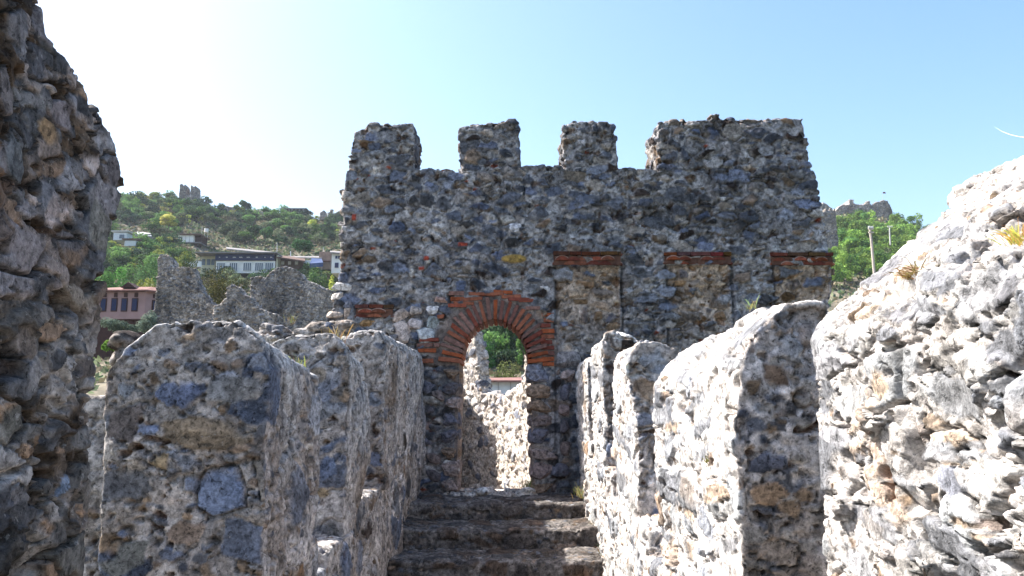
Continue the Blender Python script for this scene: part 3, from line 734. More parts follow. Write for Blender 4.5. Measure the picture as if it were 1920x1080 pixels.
mb = base_wall(0.75, 1.35, [(2.3, 3.6, 0.86), (3.5, 4.6, 0.90), (4.5, 6.2, 1.05), (6.1, 7.8, 1.25), (7.7, 9.3, 1.4)])
stone_body('base_wall', mb, 0.011, 'right', M_STONE, par_r, 16, 0.035, 1.8, 4)
SP_E = dict(SPEC['end']); SP_E.update(cell=(0.2, 0.2, 0.15), gain=0.72, expo=0.5, lichen=0.35)
RPAL = [(.30, .30, .31), (.36, .355, .35), (.22, .225, .24), (.42, .40, .38), (.34, .27, .21), (.17, .175, .19), (.46, .44, .42)]
RF = fill_blocks(14, 90, 1085, 1385, 600, 1078, (7, 10, 14, 20, 26), RPAL, (0.6, 1.1))
RB = fill_blocks(15, 40, 1385, 1530, 600, 1078, (9, 13, 18, 24), [(.26, .24, .22), (.16, .165, .19), (.32, .30, .28), (.22, .16, .11), (.12, .12, .13), (.38, .35, .33)]) + [(1442, 925, 38, 26, (.30, .21, .14), 0), (1440, 868, 36, 24, (.12, .13, .17), 0), (1445, 702, 26, 22, (.20, .14, .10), 0), (1405, 640, 16, 26, (.20, .15, .12), 0), (1480, 650, 24, 30, (.33, .33, .34), 0), (1470, 1040, 40, 30, (.34, .29, .25), 0), (1410, 800, 26, 22, (.16, .17, .20), 0)]
def shaded_ends(V, N, h, c):
    """end faces turned from the sun: darker mixed rubble, their shade put into the colour"""
    m = sst(0.45, 0.75, -N[:, 1])
    h2, c2_ = masonry(V, N, SP_E, 29)
    h = h * (1 - m) + h2 * m; c = c * (1 - m[:, None]) + c2_ * 1.25 * m[:, None]  # shade of the end faces painted in as a darker masonry
    V, N, h, c = blocks(V, N, h, c, RF, 'x', 0.75, 21)
    return blocks(V, N, h, c, RB if V[:, 1].min() < 4 else [], 'y', 2.72, 8)
MR = [(2.72, 4.20, [(0.755, 20), (0.752, 140), (0.80, 215), (0.88, 320), (0.95, 358), (1.05, 365), (1.18, 300), (1.33, 150)]),
      (4.90, 5.92, [(0.752, 150), (0.75, 310), (0.76, 390), (0.80, 440), (0.86, 462), (0.96, 455), (1.1, 400), (1.32, 250)]),
      (6.50, 7.50, [(0.752, 300), (0.75, 530), (0.76, 620), (0.80, 675), (0.86, 700), (0.95, 690), (1.1, 620), (1.32, 450)]),
      (8.07, 9.24, [(0.752, 300), (0.75, 480), (0.76, 540), (0.80, 585), (0.86, 600), (0.95, 590), (1.1, 560), (1.32, 450)])]
SP_RE = dict(SPEC['right'])
for i, (y0, y1, pr) in enumerate(MR):
    zb_ = (0.7, 0.8, 1.0, 1.2)[i]
    mb = MB().prism([(1.33, zb_), (0.75, zb_)] + [(x - 0.005, EYE + z / 1000) for x, z in pr], 'y', y0, y1)
    stone_body('merlon', mb, (0.0075, 0.009, 0.011, 0.011)[i], SP_RE, M_STONE if i else M_STONE_NEAR, par_r, 17 + i, 0.035, 2.0, 4, shaded_ends)

# ============================================================ NEAR WALLS AT BOTH EDGES OF THE PICTURE
prof = [(1.90, -0.4), (1.90, 1.7), (1.96, 2.08), (2.01, 2.22), (1.92, 2.34), (1.84, 2.38), (1.74, 2.46), (1.63, 2.48), (1.60, 2.62), (1.52, 2.74), (1.2, 2.9), (0.4, 3.0), (0.4, -0.4)]
mb = MB().prism(prof, 'x', -1.62, -1.0)
for k, (u, v, r_) in enumerate(((70, 60, 0.10), (160, 210, 0.055), (120, 225, 0.06), (205, 320, 0.06), (60, 185, 0.07), (185, 440, 0.07), (40, 450, 0.09), (90, 120, 0.05))):
    p = on_x(u, v, -1.01); mb.rock((p.x - 0.03, p.y - 0.07, p.z), (0.05, r_ * 1.1, r_ * 0.75), seed=300 + k, sub=2, box=0.45)
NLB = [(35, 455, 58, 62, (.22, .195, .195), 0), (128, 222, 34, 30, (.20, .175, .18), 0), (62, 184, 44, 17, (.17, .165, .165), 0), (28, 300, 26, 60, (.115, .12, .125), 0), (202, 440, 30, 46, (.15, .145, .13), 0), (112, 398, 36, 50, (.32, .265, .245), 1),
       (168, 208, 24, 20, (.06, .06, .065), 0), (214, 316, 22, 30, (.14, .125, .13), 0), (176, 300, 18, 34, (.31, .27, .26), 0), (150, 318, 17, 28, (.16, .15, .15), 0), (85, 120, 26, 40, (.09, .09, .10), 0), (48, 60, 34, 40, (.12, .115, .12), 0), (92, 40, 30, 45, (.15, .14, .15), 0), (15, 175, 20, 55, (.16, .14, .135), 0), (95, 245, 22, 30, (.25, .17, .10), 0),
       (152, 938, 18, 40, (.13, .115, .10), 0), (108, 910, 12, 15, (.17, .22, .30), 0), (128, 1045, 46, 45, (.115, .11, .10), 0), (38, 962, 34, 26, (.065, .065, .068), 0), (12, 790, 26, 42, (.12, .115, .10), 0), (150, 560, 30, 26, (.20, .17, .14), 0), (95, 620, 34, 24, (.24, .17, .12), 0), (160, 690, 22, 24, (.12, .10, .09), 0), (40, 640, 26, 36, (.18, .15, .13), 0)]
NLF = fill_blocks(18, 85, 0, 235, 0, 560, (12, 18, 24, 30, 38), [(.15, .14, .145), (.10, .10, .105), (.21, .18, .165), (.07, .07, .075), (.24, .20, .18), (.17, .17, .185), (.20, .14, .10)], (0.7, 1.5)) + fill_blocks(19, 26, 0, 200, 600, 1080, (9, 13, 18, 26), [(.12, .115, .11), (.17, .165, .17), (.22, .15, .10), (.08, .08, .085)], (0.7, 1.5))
def nl_post(V, N, h, c):
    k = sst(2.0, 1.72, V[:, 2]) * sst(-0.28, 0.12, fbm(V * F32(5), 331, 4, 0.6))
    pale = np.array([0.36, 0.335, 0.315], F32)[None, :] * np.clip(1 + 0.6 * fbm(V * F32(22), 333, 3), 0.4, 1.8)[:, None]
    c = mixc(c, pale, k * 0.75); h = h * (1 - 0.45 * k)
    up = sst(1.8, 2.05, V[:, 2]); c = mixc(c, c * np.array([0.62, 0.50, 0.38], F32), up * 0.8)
    return blocks(V, N, h, c, NLF + NLB, 'x', -1.0, 5, 1.7)
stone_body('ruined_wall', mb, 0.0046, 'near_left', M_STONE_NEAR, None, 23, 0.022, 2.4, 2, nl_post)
tag(bpy.data.objects['ruined_wall'], 'dark shaded ruined rubble wall filling the left edge, close to the viewer', 'ruined wall')
zt = [(0.80, 0), (0.80, 1.70), (0.785, 1.84), (0.83, 1.90), (0.93, 1.98), (1.05, 2.09), (1.18, 2.19), (1.30, 2.29), (1.45, 2.34), (1.62, 2.2), (1.62, 0)]
mb = MB().prism(zt, 'y', 0.3, 2.12)
for k in range(12):
    y = random.uniform(1.2, 2.1); z = random.uniform(0.9, 1.95)
    mb.rock((0.835 if z < 1.85 else 0.9, y, z), (0.07, random.uniform(0.05, 0.11), random.uniform(0.04, 0.08)), seed=400 + k, sub=2, box=0.7)
for k in range(12):
    t = random.random(); x = 0.84 + 0.5 * t; z = 1.89 + 0.40 * t
    mb.rock((x, random.uniform(1.3, 2.14), z - 0.02), (random.uniform(0.05, 0.1), random.uniform(0.05, 0.12), 0.06), seed=450 + k, sub=2, box=0.7)
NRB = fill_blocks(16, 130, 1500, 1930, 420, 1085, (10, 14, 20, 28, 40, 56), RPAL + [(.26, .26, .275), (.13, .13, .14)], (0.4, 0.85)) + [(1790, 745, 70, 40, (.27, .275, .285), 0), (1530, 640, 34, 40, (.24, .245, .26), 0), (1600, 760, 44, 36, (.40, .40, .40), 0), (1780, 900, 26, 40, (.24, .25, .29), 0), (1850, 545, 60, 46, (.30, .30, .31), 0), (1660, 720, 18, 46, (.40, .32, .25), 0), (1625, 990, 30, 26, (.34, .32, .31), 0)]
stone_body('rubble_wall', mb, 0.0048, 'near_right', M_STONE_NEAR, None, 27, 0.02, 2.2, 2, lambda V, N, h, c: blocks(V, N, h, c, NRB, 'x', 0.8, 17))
tag(bpy.data.objects['rubble_wall'], 'bright sunlit rubble wall with a sloping top at the right edge, close to the viewer', 'rubble wall')

# ============================================================ LOW WALLS OUTSIDE AND BEYOND THE GATE
mb = MB()
for k, (u, v, r_) in enumerate(((228, 640, 26), (226, 672, 30), (262, 655, 24), (262, 690, 36), (230, 712, 32), (285, 640, 20), (290, 680, 34), (240, 770, 70), (300, 760, 70))):
    p = W(u, v, 5.2); s_ = 5.2 / FPX; mb.rock((p.x, p.y + random.uniform(0, 0.1), p.z), (r_ * s_, 0.16, r_ * s_ * 0.66), seed=500 + k, sub=2)
mb.box((W(195, 1, 5.2).x, 5.12, -0.5), (W(330, 1, 5.2).x, 5.5, W(200, 745, 5.2).z))
tag(stone_body('dry_stone_wall', mb, 0.014, 'end', M_STONE, None, 61, 0.02, 2, 2), 'low broken wall of loose grey boulders behind the left parapet below the pink house', 'low wall')
mb = MB()
for k in range(26):
    u = random.uniform(480, 660); v = random.uniform(612, 640) - (u > 600) * 14; p = W(u, v + 4, 8.9); r_ = random.uniform(16, 30); s_ = 8.9 / FPX
    mb.rock((p.x, 8.9 + random.uniform(-0.1, 0.2), p.z), (r_ * s_, 0.14, r_ * s_ * 0.42), seed=540 + k, sub=2, box=0.7)
mb.box((W(470, 1, 8.9).x, 8.8, 0), (W(655, 1, 8.9).x, 9.15, W(500, 628, 8.9).z))
tag(stone_body('dry_stone_wall', mb, 0.014, 'end', M_STONE, None, 67, 0.012, 2, 1), 'low wall of grey loose stones joining the left foot of the gate wall', 'low wall')
def slab(p0, p1, th, prof_, z0):
    """wall running from p0 to p1 in plan, its top given as (t, z)"""
    a, b = Vector(p0), Vector(p1); d = (b - a); n = Vector((-d.y, d.x)).normalized() * th
    V = []; k = len(prof_)
    for off in (Vector((0, 0)), n):
        for t, z in prof_: q = a + d * t + off; V.append((q.x, q.y, z))
        for t, z in prof_: q = a + d * t + off; V.append((q.x, q.y, z0))
    Fc = []
    for s_ in (0, 2 * k):
        for i in range(k - 1):
            f = [s_ + i, s_ + i + 1, s_ + k + i + 1, s_ + k + i]; Fc.append(f if s_ else f[::-1])
    for i in range(k - 1):
        Fc.append([i, i + 1, 2 * k + i + 1, 2 * k + i]); Fc.append([k + i + 1, k + i, 3 * k + i, 3 * k + i + 1])
    Fc.append([0, 2 * k, 3 * k, k]); Fc.append([k - 1, 2 * k - 1, 4 * k - 1, 3 * k - 1])
    mb = MB(); mb.add(V, Fc); return mb
def flip_fix(mb):
    me = bpy.data.meshes.new('t'); me.from_pydata(mb.V, [], mb.F); bm = bmesh.new(); bm.from_mesh(me)
    bmesh.ops.recalc_face_normals(bm, faces=bm.faces); mb.V = [tuple(v.co) for v in bm.verts]; mb.F = [[w.index for w in f.verts] for f in bm.faces]
    bm.free(); bpy.data.meshes.remove(me); return mb
zA = zr(735, 12); 
mb = flip_fix(slab((0.42, 10.0), (-0.22, 12.3), -0.5, [(0, zr(630, 10.0)), (0.36, zr(640, 10.8)), (0.43, zr(695, 11.0)), (0.5, zr(720, 11.2)), (0.8, zr(738, 11.8)), (1, zr(758, 12.3))], floor_z - 0.5))
tag(stone_body('parapet_wall', mb, 0.016, 'beyond', M_STONE, None, 71, 0.03, 2, 4), 'bright white rubble parapet seen through the archway on its right', 'parapet wall')
mb = flip_fix(slab((-0.16, 13.0), (-1.35, 14.6), -0.22, [(0, zr(752, 13.0)), (0.12, zr(738, 13.1)), (0.29, zr(735, 13.4)), (0.33, zr(705, 13.5)), (0.37, zr(660, 13.55)), (0.42, zr(622, 13.7)), (0.5, zr(606, 13.9)), (1, zr(590, 14.6))], floor_z - 0.5))
tag(stone_body('ruined_wall', mb, 0.018, 'beyond', M_STONE, None, 77, 0.03, 2, 3), 'ruined pale wall with a stepped broken end, seen through the archway on its left', 'ruined wall')
mb = MB().prism([(YG + GT, -0.2), (16.0, -0.2), (16.0, 2.5), (13.3, 2.5), (13.0, 2.0), (12, 1.95), (YG + GT, 1.95)], 'x', -1.7, -1.25)  # unseen behind the jamb; added and stepped to shade the ruined wall beyond
tag(stone_body('parapet_wall', mb, 0.03, 'beyond', M_STONE, None, 81, 0.03, 2, 3), 'unseen parapet on the left of the passage behind the gate wall, added for its shadow', 'parapet wall')
fl = MB().prism([(-1.7, floor_z - 0.9), (1.2, floor_z - 0.9), (1.2, floor_z - 0.36), (-1.7, floor_z - 0.36)], 'y', YG + 0.95, 16.5)
tag(stone_body('path', fl, 0.03, 'beyond', M_STONE, None, 83, 0.03), kind='structure')

# ============================================================ HILLSIDE (one terrain sheet, from below the walls to beyond the ridge)
RU = [-2500, 0, 150, 225, 300, 345, 385, 410, 440, 480, 540, 640, 760, 900, 1100, 1400, 1540, 1600, 1660, 1700, 1740, 1850, 2100, 4500]
RV = [395, 385, 380, 376, 378, 378, 392, 402, 405, 404, 406, 412, 430, 450, 440, 415, 408, 406, 408, 424, 445, 480, 520, 600]
YR = 280.0
def ridge_z(t):
    u = 960 + t * FPX * 0.98
    v = np.interp(u, RU, RV)
    return slope_of(v) * YR
def terr(x, y):
    x = np.asarray(x, float); y = np.asarray(y, float)
    yy = np.maximum(y, 1.0); t = x / yy
    R = ridge_z(t)
    k = R / 74.0
    Yk = [-50, 8, 14, 25, 40, 60, 90, 150, 215, 280]
    Zk = np.array([-9, -8, -6.5, -3.0, 0.2, 4.0, 9.0, 25.0, 49.0, 74.0])
    z = np.interp(y, Yk, Zk)
    z = np.where(z > 4, 4 + (z - 4) * np.maximum(0.15, (R - 4) / 70.0), z)
    past = np.clip((y - YR) / 260, 0, 1)
    z = z * (1 - past) + (-40) * past
    P = np.stack([x, y, np.zeros_like(x)], -1).reshape(-1, 3).astype(F32)
    far = np.clip((y - 45) / 60, 0, 1)
    z = z + (fbm(P * F32(0.035), 201, 3) * 3.0 + fbm(P * F32(0.15), 203, 2) * 0.9).reshape(x.shape) * far
    return z + EYE
nx, ny = 360, 200
tt = np.linspace(-1.7, 1.5, nx)
ys = np.concatenate([np.linspace(9.5, 60, 50), np.linspace(61, 330, 118), np.geomspace(340, 4000, 32)])
X = tt[None, :] * np.maximum(ys[:, None], 30); Yy = ys[:, None] + 0 * X
Z = terr(X, Yy)
Vt = np.stack([X, Yy, Z], -1).reshape(-1, 3)
idx = np.arange(nx * ny).reshape(ny, nx)
Ft = np.stack([idx[:-1, :-1], idx[:-1, 1:], idx[1:, 1:], idx[1:, :-1]], -1).reshape(-1, 4)
nz = fbm(Vt.astype(F32) * F32(0.08), 211, 4)[:, None]
ct = np.array([0.13, 0.115, 0.085]) * (1 + 0.5 * nz) + np.array([0.04, 0.03, 0.02]) * np.clip(fbm(Vt.astype(F32) * F32(0.3), 213, 3)[:, None], 0, 1)
tag(mk('hillside', Vt, Ft, M_GROUND, None, ct, (0, 60, 0), True), kind='structure')
g = MB().box((-5000, -3000, -9.0), (5000, 6000, -8.0), (0.10, 0.095, 0.06))
tag(g.build('ground', M_GROUND), kind='structure')
def on_hill(u, v, y0=20.0, y1=279.0):
    """point of the slope under this direction: march until the ray is below the terrain"""
    yy = np.linspace(y0, y1, 260); d = W(u, v, 1.0)
    zz = terr(d.x * yy, yy); ray = EYE + (d.z - EYE) * yy
    k = np.nonzero(zz >= ray)[0]
    if len(k) == 0: return None
    y = yy[k[0]]; return Vector((d.x * y, y, float(zz[k[0]])))

# ------------------------------------------------------------ trees and shrubs: tapered trunk, limbs and a crown of many small leaf faces
def crown_mesh(n, lobes, rx, rz, leaf, cols, seed, z0=0.0, flat=0.0, hollow=0.55, up=0.35):
    r = np.random.default_rng(seed)
    L = []
    for k in range(lobes):
        a = r.uniform(0, 2 * math.pi); q = r.uniform(0.15, 0.72) ** 0.6; zz = r.uniform(-0.75, 0.85)
        s = math.sqrt(max(0.05, 1 - zz * zz * 0.8))
        L.append((math.cos(a) * q * rx * s, math.sin(a) * q * rx * s, zz * rz * 0.72, r.uniform(0.28, 0.5)))
    L = np.array(L); li = r.integers(0, lobes, n)
    d = r.normal(size=(n, 3)); d /= np.linalg.norm(d, axis=1)[:, None]
    rad = L[li, 3] * (hollow + (1.08 - hollow) * r.random(n) ** 0.6)
    P = L[li, :3] + d * rad[:, None] * np.array([rx, rx, rz * 0.85])
    P[:, 2] += z0 + rz
    nn = d * 0.8 + r.normal(size=(n, 3)) * 0.6 + np.array([0, 0, up]); nn /= np.linalg.norm(nn, axis=1)[:, None]
    a = np.cross(nn, r.normal(size=(n, 3))); a /= np.linalg.norm(a, axis=1)[:, None]; b = np.cross(nn, a)
    s = leaf * r.uniform(0.6, 1.35, n)[:, None]
    V = np.stack([P - a * s, P - b * s * 0.55, P + a * s, P + b * s * 0.55], 1).reshape(-1, 3)
    Fc = np.arange(4 * n).reshape(n, 4)
    cols = np.array(cols); lobe_c = cols[r.integers(0, len(cols), lobes)] * r.uniform(0.75, 1.25, (lobes, 1))
    C = lobe_c[li] * r.uniform(0.7, 1.35, (n, 1))
    return V, Fc, np.repeat(C, 4, 0)
def trunk_mb(h, r0, lean=0.1, limbs=4, spread=0.5, seed=0, col=(0.09, 0.07, 0.055)):
    rr = random.Random(seed); mb = MB()
    pts = [Vector((lean * h * (k / 4) ** 1.5 + rr.uniform(-.03, .03) * h, rr.uniform(-.03, .03) * h, h * k / 4)) for k in range(5)]
    mb.tube(pts, [r0, r0 * .82, r0 * .66, r0 * .5, r0 * .3], col, 6)
    for k in range(limbs):
        p = pts[2 + k % 3]; a = rr.uniform(0, 6.28)
        mb.tube([p, p + Vector((math.cos(a) * spread * .5, math.sin(a) * spread * .5, .18 * h)), p + Vector((math.cos(a) * spread, math.sin(a) * spread, .42 * h))], [r0 * .45, r0 * .3, r0 * .12], col, 5)
    return mb
def tree(name, loc, h, rx, cols, leaf, n, lobes, label, cat, seed, trunk=0.3, group=None, parts=True, lean=0.05, hollow=0.55):
    """thing with a trunk and a crown; h is the full height"""
    th_ = h * trunk; rz = (h - th_) / 2
    V, Fc, C = crown_mesh(n, lobes, rx, rz, leaf, cols, seed, th_, hollow=hollow)
    tm = trunk_mb(th_ + rz, max(0.05, h * 0.028), lean, 5, rx * 0.55, seed)
    if parts:
        t = empty(name, loc, label, cat, group)
        L = np.array(loc, float)
        mk('crown', V + L, Fc, M_LEAF, t, C); tm.V = [Vector(v) + Vector(loc) for v in tm.V]; tm.build('trunk', M_LEAF, t)
        return t
    n0 = len(V); V2 = np.vstack([V, np.array([tuple(v) for v in tm.V])])
    Fl = [list(f) for f in Fc] + [[i + n0 for i in f] for f in tm.F]
    o = mk(name, V2 + np.array(loc, float), Fl, M_LEAF, None, np.vstack([C, np.array(tm.C)]), tuple(loc))
    return tag(o, label, cat, group)
DKG = [(0.030, 0.062, 0.030), (0.042, 0.082, 0.034), (0.024, 0.052, 0.034)]
MDG = [(0.080, 0.155, 0.040), (0.095, 0.175, 0.045), (0.065, 0.135, 0.045)]
OLV = [(0.12, 0.15, 0.075), (0.14, 0.165, 0.095), (0.10, 0.13, 0.07)]
YLG = [(0.24, 0.27, 0.05), (0.20, 0.25, 0.05), (0.28, 0.28, 0.07)]
BRN = [(0.15, 0.13, 0.08), (0.13, 0.12, 0.07), (0.17, 0.14, 0.095)]
PIN = [(0.14, 0.24, 0.045), (0.10, 0.19, 0.045), (0.18, 0.28, 0.055), (0.07, 0.15, 0.045)]
KINDS = {}
def protos(key, n, cols, h, rx, leaf, nl, lobes, trunk, name, seed):
    KINDS[key] = []
    for k in range(n):
        o = tree(name, (0, 0, 0), h, rx, cols, leaf, nl, lobes, None, None, seed + k, trunk, None, False, 0.08)
        COL.objects.unlink(o); KINDS[key].append(o)
protos('dark', 4, DKG, 4.6, 2.9, 0.26, 900, 11, 0.10, 'tree', 1000)
protos('mid', 4, MDG, 4.6, 2.7, 0.26, 850, 11, 0.12, 'tree', 1100)
protos('olive', 3, OLV, 3.6, 2.4, 0.22, 700, 10, 0.12, 'shrub', 1200)
protos('yellow', 2, YLG, 3.2, 2.1, 0.22, 600, 9, 0.10, 'shrub', 1300)
protos('brown', 2, BRN, 2.6, 2.3, 0.20, 500, 9, 0.08, 'shrub', 1400)
protos('pine', 4, PIN, 7.5, 3.4, 0.28, 1300, 15, 0.22, 'pine_tree', 1500)
LAB = {'dark': ('dark green bushy tree among the scrub covering the left hillside', 'tree', 'dark green trees on the hillside'),
       'mid': ('mid green leafy tree among the scrub covering the left hillside', 'tree', 'mid green trees on the hillside'),
       'olive': ('grey olive green shrub on the left hillside', 'shrub', 'olive green shrubs on the hillside'),
       'yellow': ('small yellow green shrub on the left hillside', 'shrub', 'yellow green shrubs on the hillside'),
       'brown': ('dry brownish shrub on the left hillside', 'shrub', 'dry brown shrubs on the hillside'),
       'pine': ('vivid green pine on the slope below the castle, right of the gate wall', 'pine tree', 'pines below the castle')}
used = set()
def plant(key, loc, s, rz=None, lab=None):
    src = random.choice(KINDS[key])
    o = src.copy(); COL.objects.link(o)
    o.location = (loc[0], loc[1], loc[2] - 0.25 * s); k = s
    o.scale = (k * random.uniform(0.85, 1.15), k * random.uniform(0.85, 1.15), k * random.uniform(0.85, 1.2))
    o.rotation_euler = (0, 0, random.uniform(0, 6.28))
    l, c, g_ = lab or LAB[key]
    return tag(o, l, c, g_)
rp = random.Random(3)
keep_out = [(330, 425, 420, 462), (215, 425, 285, 470), (345, 462, 650, 520), (190, 520, 300, 625)]
cnt = 0
while cnt < 430:
    u = rp.uniform(185, 668); v = rp.uniform(380, 545) if rp.random() < 0.86 else rp.uniform(380, 430)
    if any(a < u < c and b < v < d for a, b, c, d in keep_out): continue
    p = on_hill(u, v)
    if p is None: continue
    key = rp.choices(['dark', 'mid', 'olive', 'yellow', 'brown'], [30, 26, 22, 13, 9])[0]
    if 190 < u < 330 and v > 465: key = rp.choice(['mid', 'mid', 'yellow', 'dark'])
    s = rp.uniform(0.55, 1.05) * (0.55 + p.y / 420)
    plant(key, p, s); cnt += 1
cnt = 0
while cnt < 130:
    u = rp.uniform(1530, 1760); v = rp.uniform(422 + (8 if u < 1672 else -6), 545)
    p = on_hill(u, v, 60)
    if p is None: continue
    plant('pine', p, rp.uniform(0.55, 1.0) * (0.5 + p.y / 520)); cnt += 1
cnt = 0
LBA = ('dark leafy tree seen through the archway', 'tree', 'dark trees seen through the archway')
while cnt < 14:
    u = rp.uniform(860, 1000); v = rp.uniform(630, 700)
    p = on_hill(u, v, 30)
    if p is None or p.y < 40: continue
    plant(rp.choice(['dark', 'dark', 'mid']), p, rp.uniform(0.45, 0.7), lab=LBA); cnt += 1
cnt = 0
while cnt < 40:
    u = rp.uniform(855, 1005); v = rp.uniform(575, 640)
    p = on_hill(u, v, 50)
    if p is None: continue
    plant(rp.choice(['dark', 'dark', 'mid', 'olive']), p, rp.uniform(0.6, 0.9), lab=('dark bush on the far slope framed by the archway', 'shrub', 'bushes framed by the archway')); cnt += 1
# low ground cover between the trees: uncountable
r = np.random.default_rng(5); n = 42000
yy = 45 + 240 * r.random(n) ** 0.8; uu = np.where(r.random(n) < 0.7, r.uniform(150, 690, n), np.where(r.random(n) < 0.6, r.uniform(1500, 1780, n), r.uniform(850, 1010, n)))
xx = (uu - 960) / FPX / 0.985 * yy; zz = terr(xx, yy)
P = np.stack([xx, yy, zz + 0.12], 1); s = (0.16 + 0.0022 * yy)[:, None] * r.uniform(0.6, 1.5, (n, 1))
a = r.normal(size=(n, 3)); a /= np.linalg.norm(a, axis=1)[:, None]; b = np.cross(a, r.normal(size=(n, 3))); b /= np.linalg.norm(b, axis=1)[:, None]
V = np.stack([P - a * s, P - b * s * .6, P + a * s, P + b * s * .6], 1).reshape(-1, 3)
gc = np.array(DKG + OLV + BRN + BRN + OLV)[r.integers(0, 15, n)] * r.uniform(0.7, 1.3, (n, 1))
tag(mk('undergrowth', V, np.arange(4 * n).reshape(n, 4), M_LEAF, None, np.repeat(gc, 4, 0)), 'low dry scrub and grass covering the hillside between the trees', 'undergrowth', kind='stuff')

def at_tree(name, u, vb, vt, Y, wpx, cols, label, cat, seed, n=1500, lobes=12, trunk=0.2, leaf=None, hollow=0.5, snap=False):
    b = W(u, vb, Y); t = W(u, vt, Y); h = t.z - b.z; s_ = Y / FPX
    if snap:
        zt_ = float(terr(np.array([b.x]), np.array([Y]))[0]); d = max(0.0, b.z - zt_); b.z -= d; h += d
    return tree(name, b, h, wpx * s_ / 2, cols, leaf or max(0.05, 1.9 * s_), n, lobes, label, cat, seed, trunk, None, True, 0.04, hollow)
at_tree('tree', 315, 432, 402, 205, 36, [(0.30, 0.30, 0.05), (0.24, 0.26, 0.05), (0.34, 0.32, 0.09)], 'pale yellow leaved round tree above the white cabin', 'tree', 2001, 1400)
at_tree('tree', 475, 452, 420, 210, 26, [(0.05, 0.13, 0.035), (0.06, 0.15, 0.04)], 'round bright green tree, left one of a close pair on the hillside', 'tree', 2002, 1300)
at_tree('tree', 496, 456, 420, 208, 26, [(0.045, 0.125, 0.04), (0.055, 0.14, 0.04)], 'round bright green tree, right one of a close pair on the hillside', 'tree', 2003, 1300)
at_tree('tree', 566, 482, 448, 165, 48, [(0.035, 0.11, 0.035), (0.045, 0.13, 0.04)], 'wide vivid green tree above the brown shed roof', 'tree', 2004, 2200, 14)
at_tree('tree', 458, 409, 374, 268, 24, DKG + MDG, 'small dark tree standing up from the ridge line', 'tree', 2005, 900, 9, 0.2, hollow=0.4)
at_tree('tree', 447, 412, 384, 262, 30, YLG + MDG, 'yellow green tree just below the ridge line', 'tree', 2006, 900)
at_tree('tree', 212, 530, 488, 100, 66, [(0.045, 0.12, 0.025), (0.06, 0.15, 0.03)], 'big glossy green bush above the roof of the pink house', 'bush', 2007, 3600, 16, 0.08, snap=True)
at_tree('tree', 268, 524, 470, 118, 74, MDG, 'large leafy tree behind the roof of the pink house', 'tree', 2008, 3600, 16, 0.12, snap=True)
at_tree('shrub', 276, 545, 518, 96, 40, YLG, 'yellowish shrub between the pink house and the ruined tower', 'shrub', 2009, 1600, 10, 0.08, snap=True)
at_tree('tree', 345, 500, 462, 130, 44, YLG + MDG, 'yellow green tree left of the long blue banded building', 'tree', 2010, 1800, 12, 0.1, snap=True)
at_tree('bush', 418, 574, 492, 66, 108, [(0.075, 0.085, 0.022), (0.10, 0.10, 0.03), (0.05, 0.065, 0.02), (0.13, 0.12, 0.035)], 'large dark yellow green bush growing inside the ruined walls', 'bush', 2011, 5200, 20, 0.08, snap=True)
at_tree('olive_tree', 224, 640, 586, 42, 62, [(0.075, 0.105, 0.075), (0.095, 0.125, 0.095), (0.06, 0.085, 0.06)], 'grey green olive tree in front of the pink house', 'olive tree', 2012, 3600, 16, 0.15)
at_tree('olive_tree', 276, 640, 578, 46, 36, [(0.08, 0.11, 0.08), (0.10, 0.13, 0.10)], 'slender grey green olive tree at the right corner of the pink house', 'olive tree', 2013, 2000, 12, 0.15)
at_tree('shrub', 210, 665, 632, 20, 34, [(0.09, 0.16, 0.03), (0.12, 0.19, 0.04)], 'light green leafy shrub beside the loose boulders', 'shrub', 2014, 1200, 9, 0.08)
at_tree('tree', 600, 530, 492, 120, 48, DKG + MDG, 'dark green tree right of the ruined walls below the small white house', 'tree', 2015, 1800, 12, 0.1, snap=True)
at_tree('shrub', 626, 534, 508, 95, 26, YLG, 'yellow green shrub at the left edge of the gate wall', 'shrub', 2016, 1200, 9, 0.08, snap=True)
def cypress(u, vb, vt, Y, wpx, label, seed):
    b, t = W(u, vb, Y), W(u, vt, Y); h = t.z - b.z; rr = np.random.default_rng(seed); n = 2600
    s_ = Y / FPX; q = rr.random(n); ang = rr.uniform(0, 6.28, n)
    rad = wpx * s_ / 2 * np.clip(np.minimum(q * 6, (1 - q) * 1.6 + 0.04), 0, 1) * np.sqrt(rr.uniform(0.3, 1, n)) * (1 + 0.2 * np.sin(ang * 3 + q * 9))
    P = np.stack([np.cos(ang) * rad, np.sin(ang) * rad, q * h], 1)
    nn = rr.normal(size=(n, 3)); nn /= np.linalg.norm(nn, axis=1)[:, None]; a = np.array([0, 0, 1.0]) + rr.normal(size=(n, 3)) * 0.4; a /= np.linalg.norm(a, axis=1)[:, None]; b2 = np.cross(nn, a)
    s = 0.11 * rr.uniform(0.6, 1.4, (n, 1)); V = np.stack([P - a * s * 1.6, P - b2 * s * .7, P + a * s * 1.6, P + b2 * s * .7], 1).reshape(-1, 3)
    C = np.repeat(np.array([[0.022, 0.05, 0.02]]) * rr.uniform(0.7, 1.6, (n, 1)), 4, 0)
    t_ = empty('cypress_tree', b, label, 'cypress')
    mk('crown', V + np.array(b), np.arange(4 * n).reshape(n, 4), M_LEAF, t_, C)
    MB().tube([b - Vector((0, 0, 1.5)), b + Vector((0, 0, h * 0.5)), b + Vector((0, 0, h * 0.9))], [0.16, 0.1, 0.03], (0.08, 0.06, 0.05)).build('trunk', M_LEAF, t_)
cypress(943, 705, 606, 62, 13, 'tall dark cypress, left one of the pair framed by the archway', 31)
cypress(956, 705, 612, 60, 12, 'dark cypress, right one of the pair framed by the archway', 32)
cypress(925, 700, 622, 66, 12, 'shorter cypress standing left of the taller pair in the archway', 33)
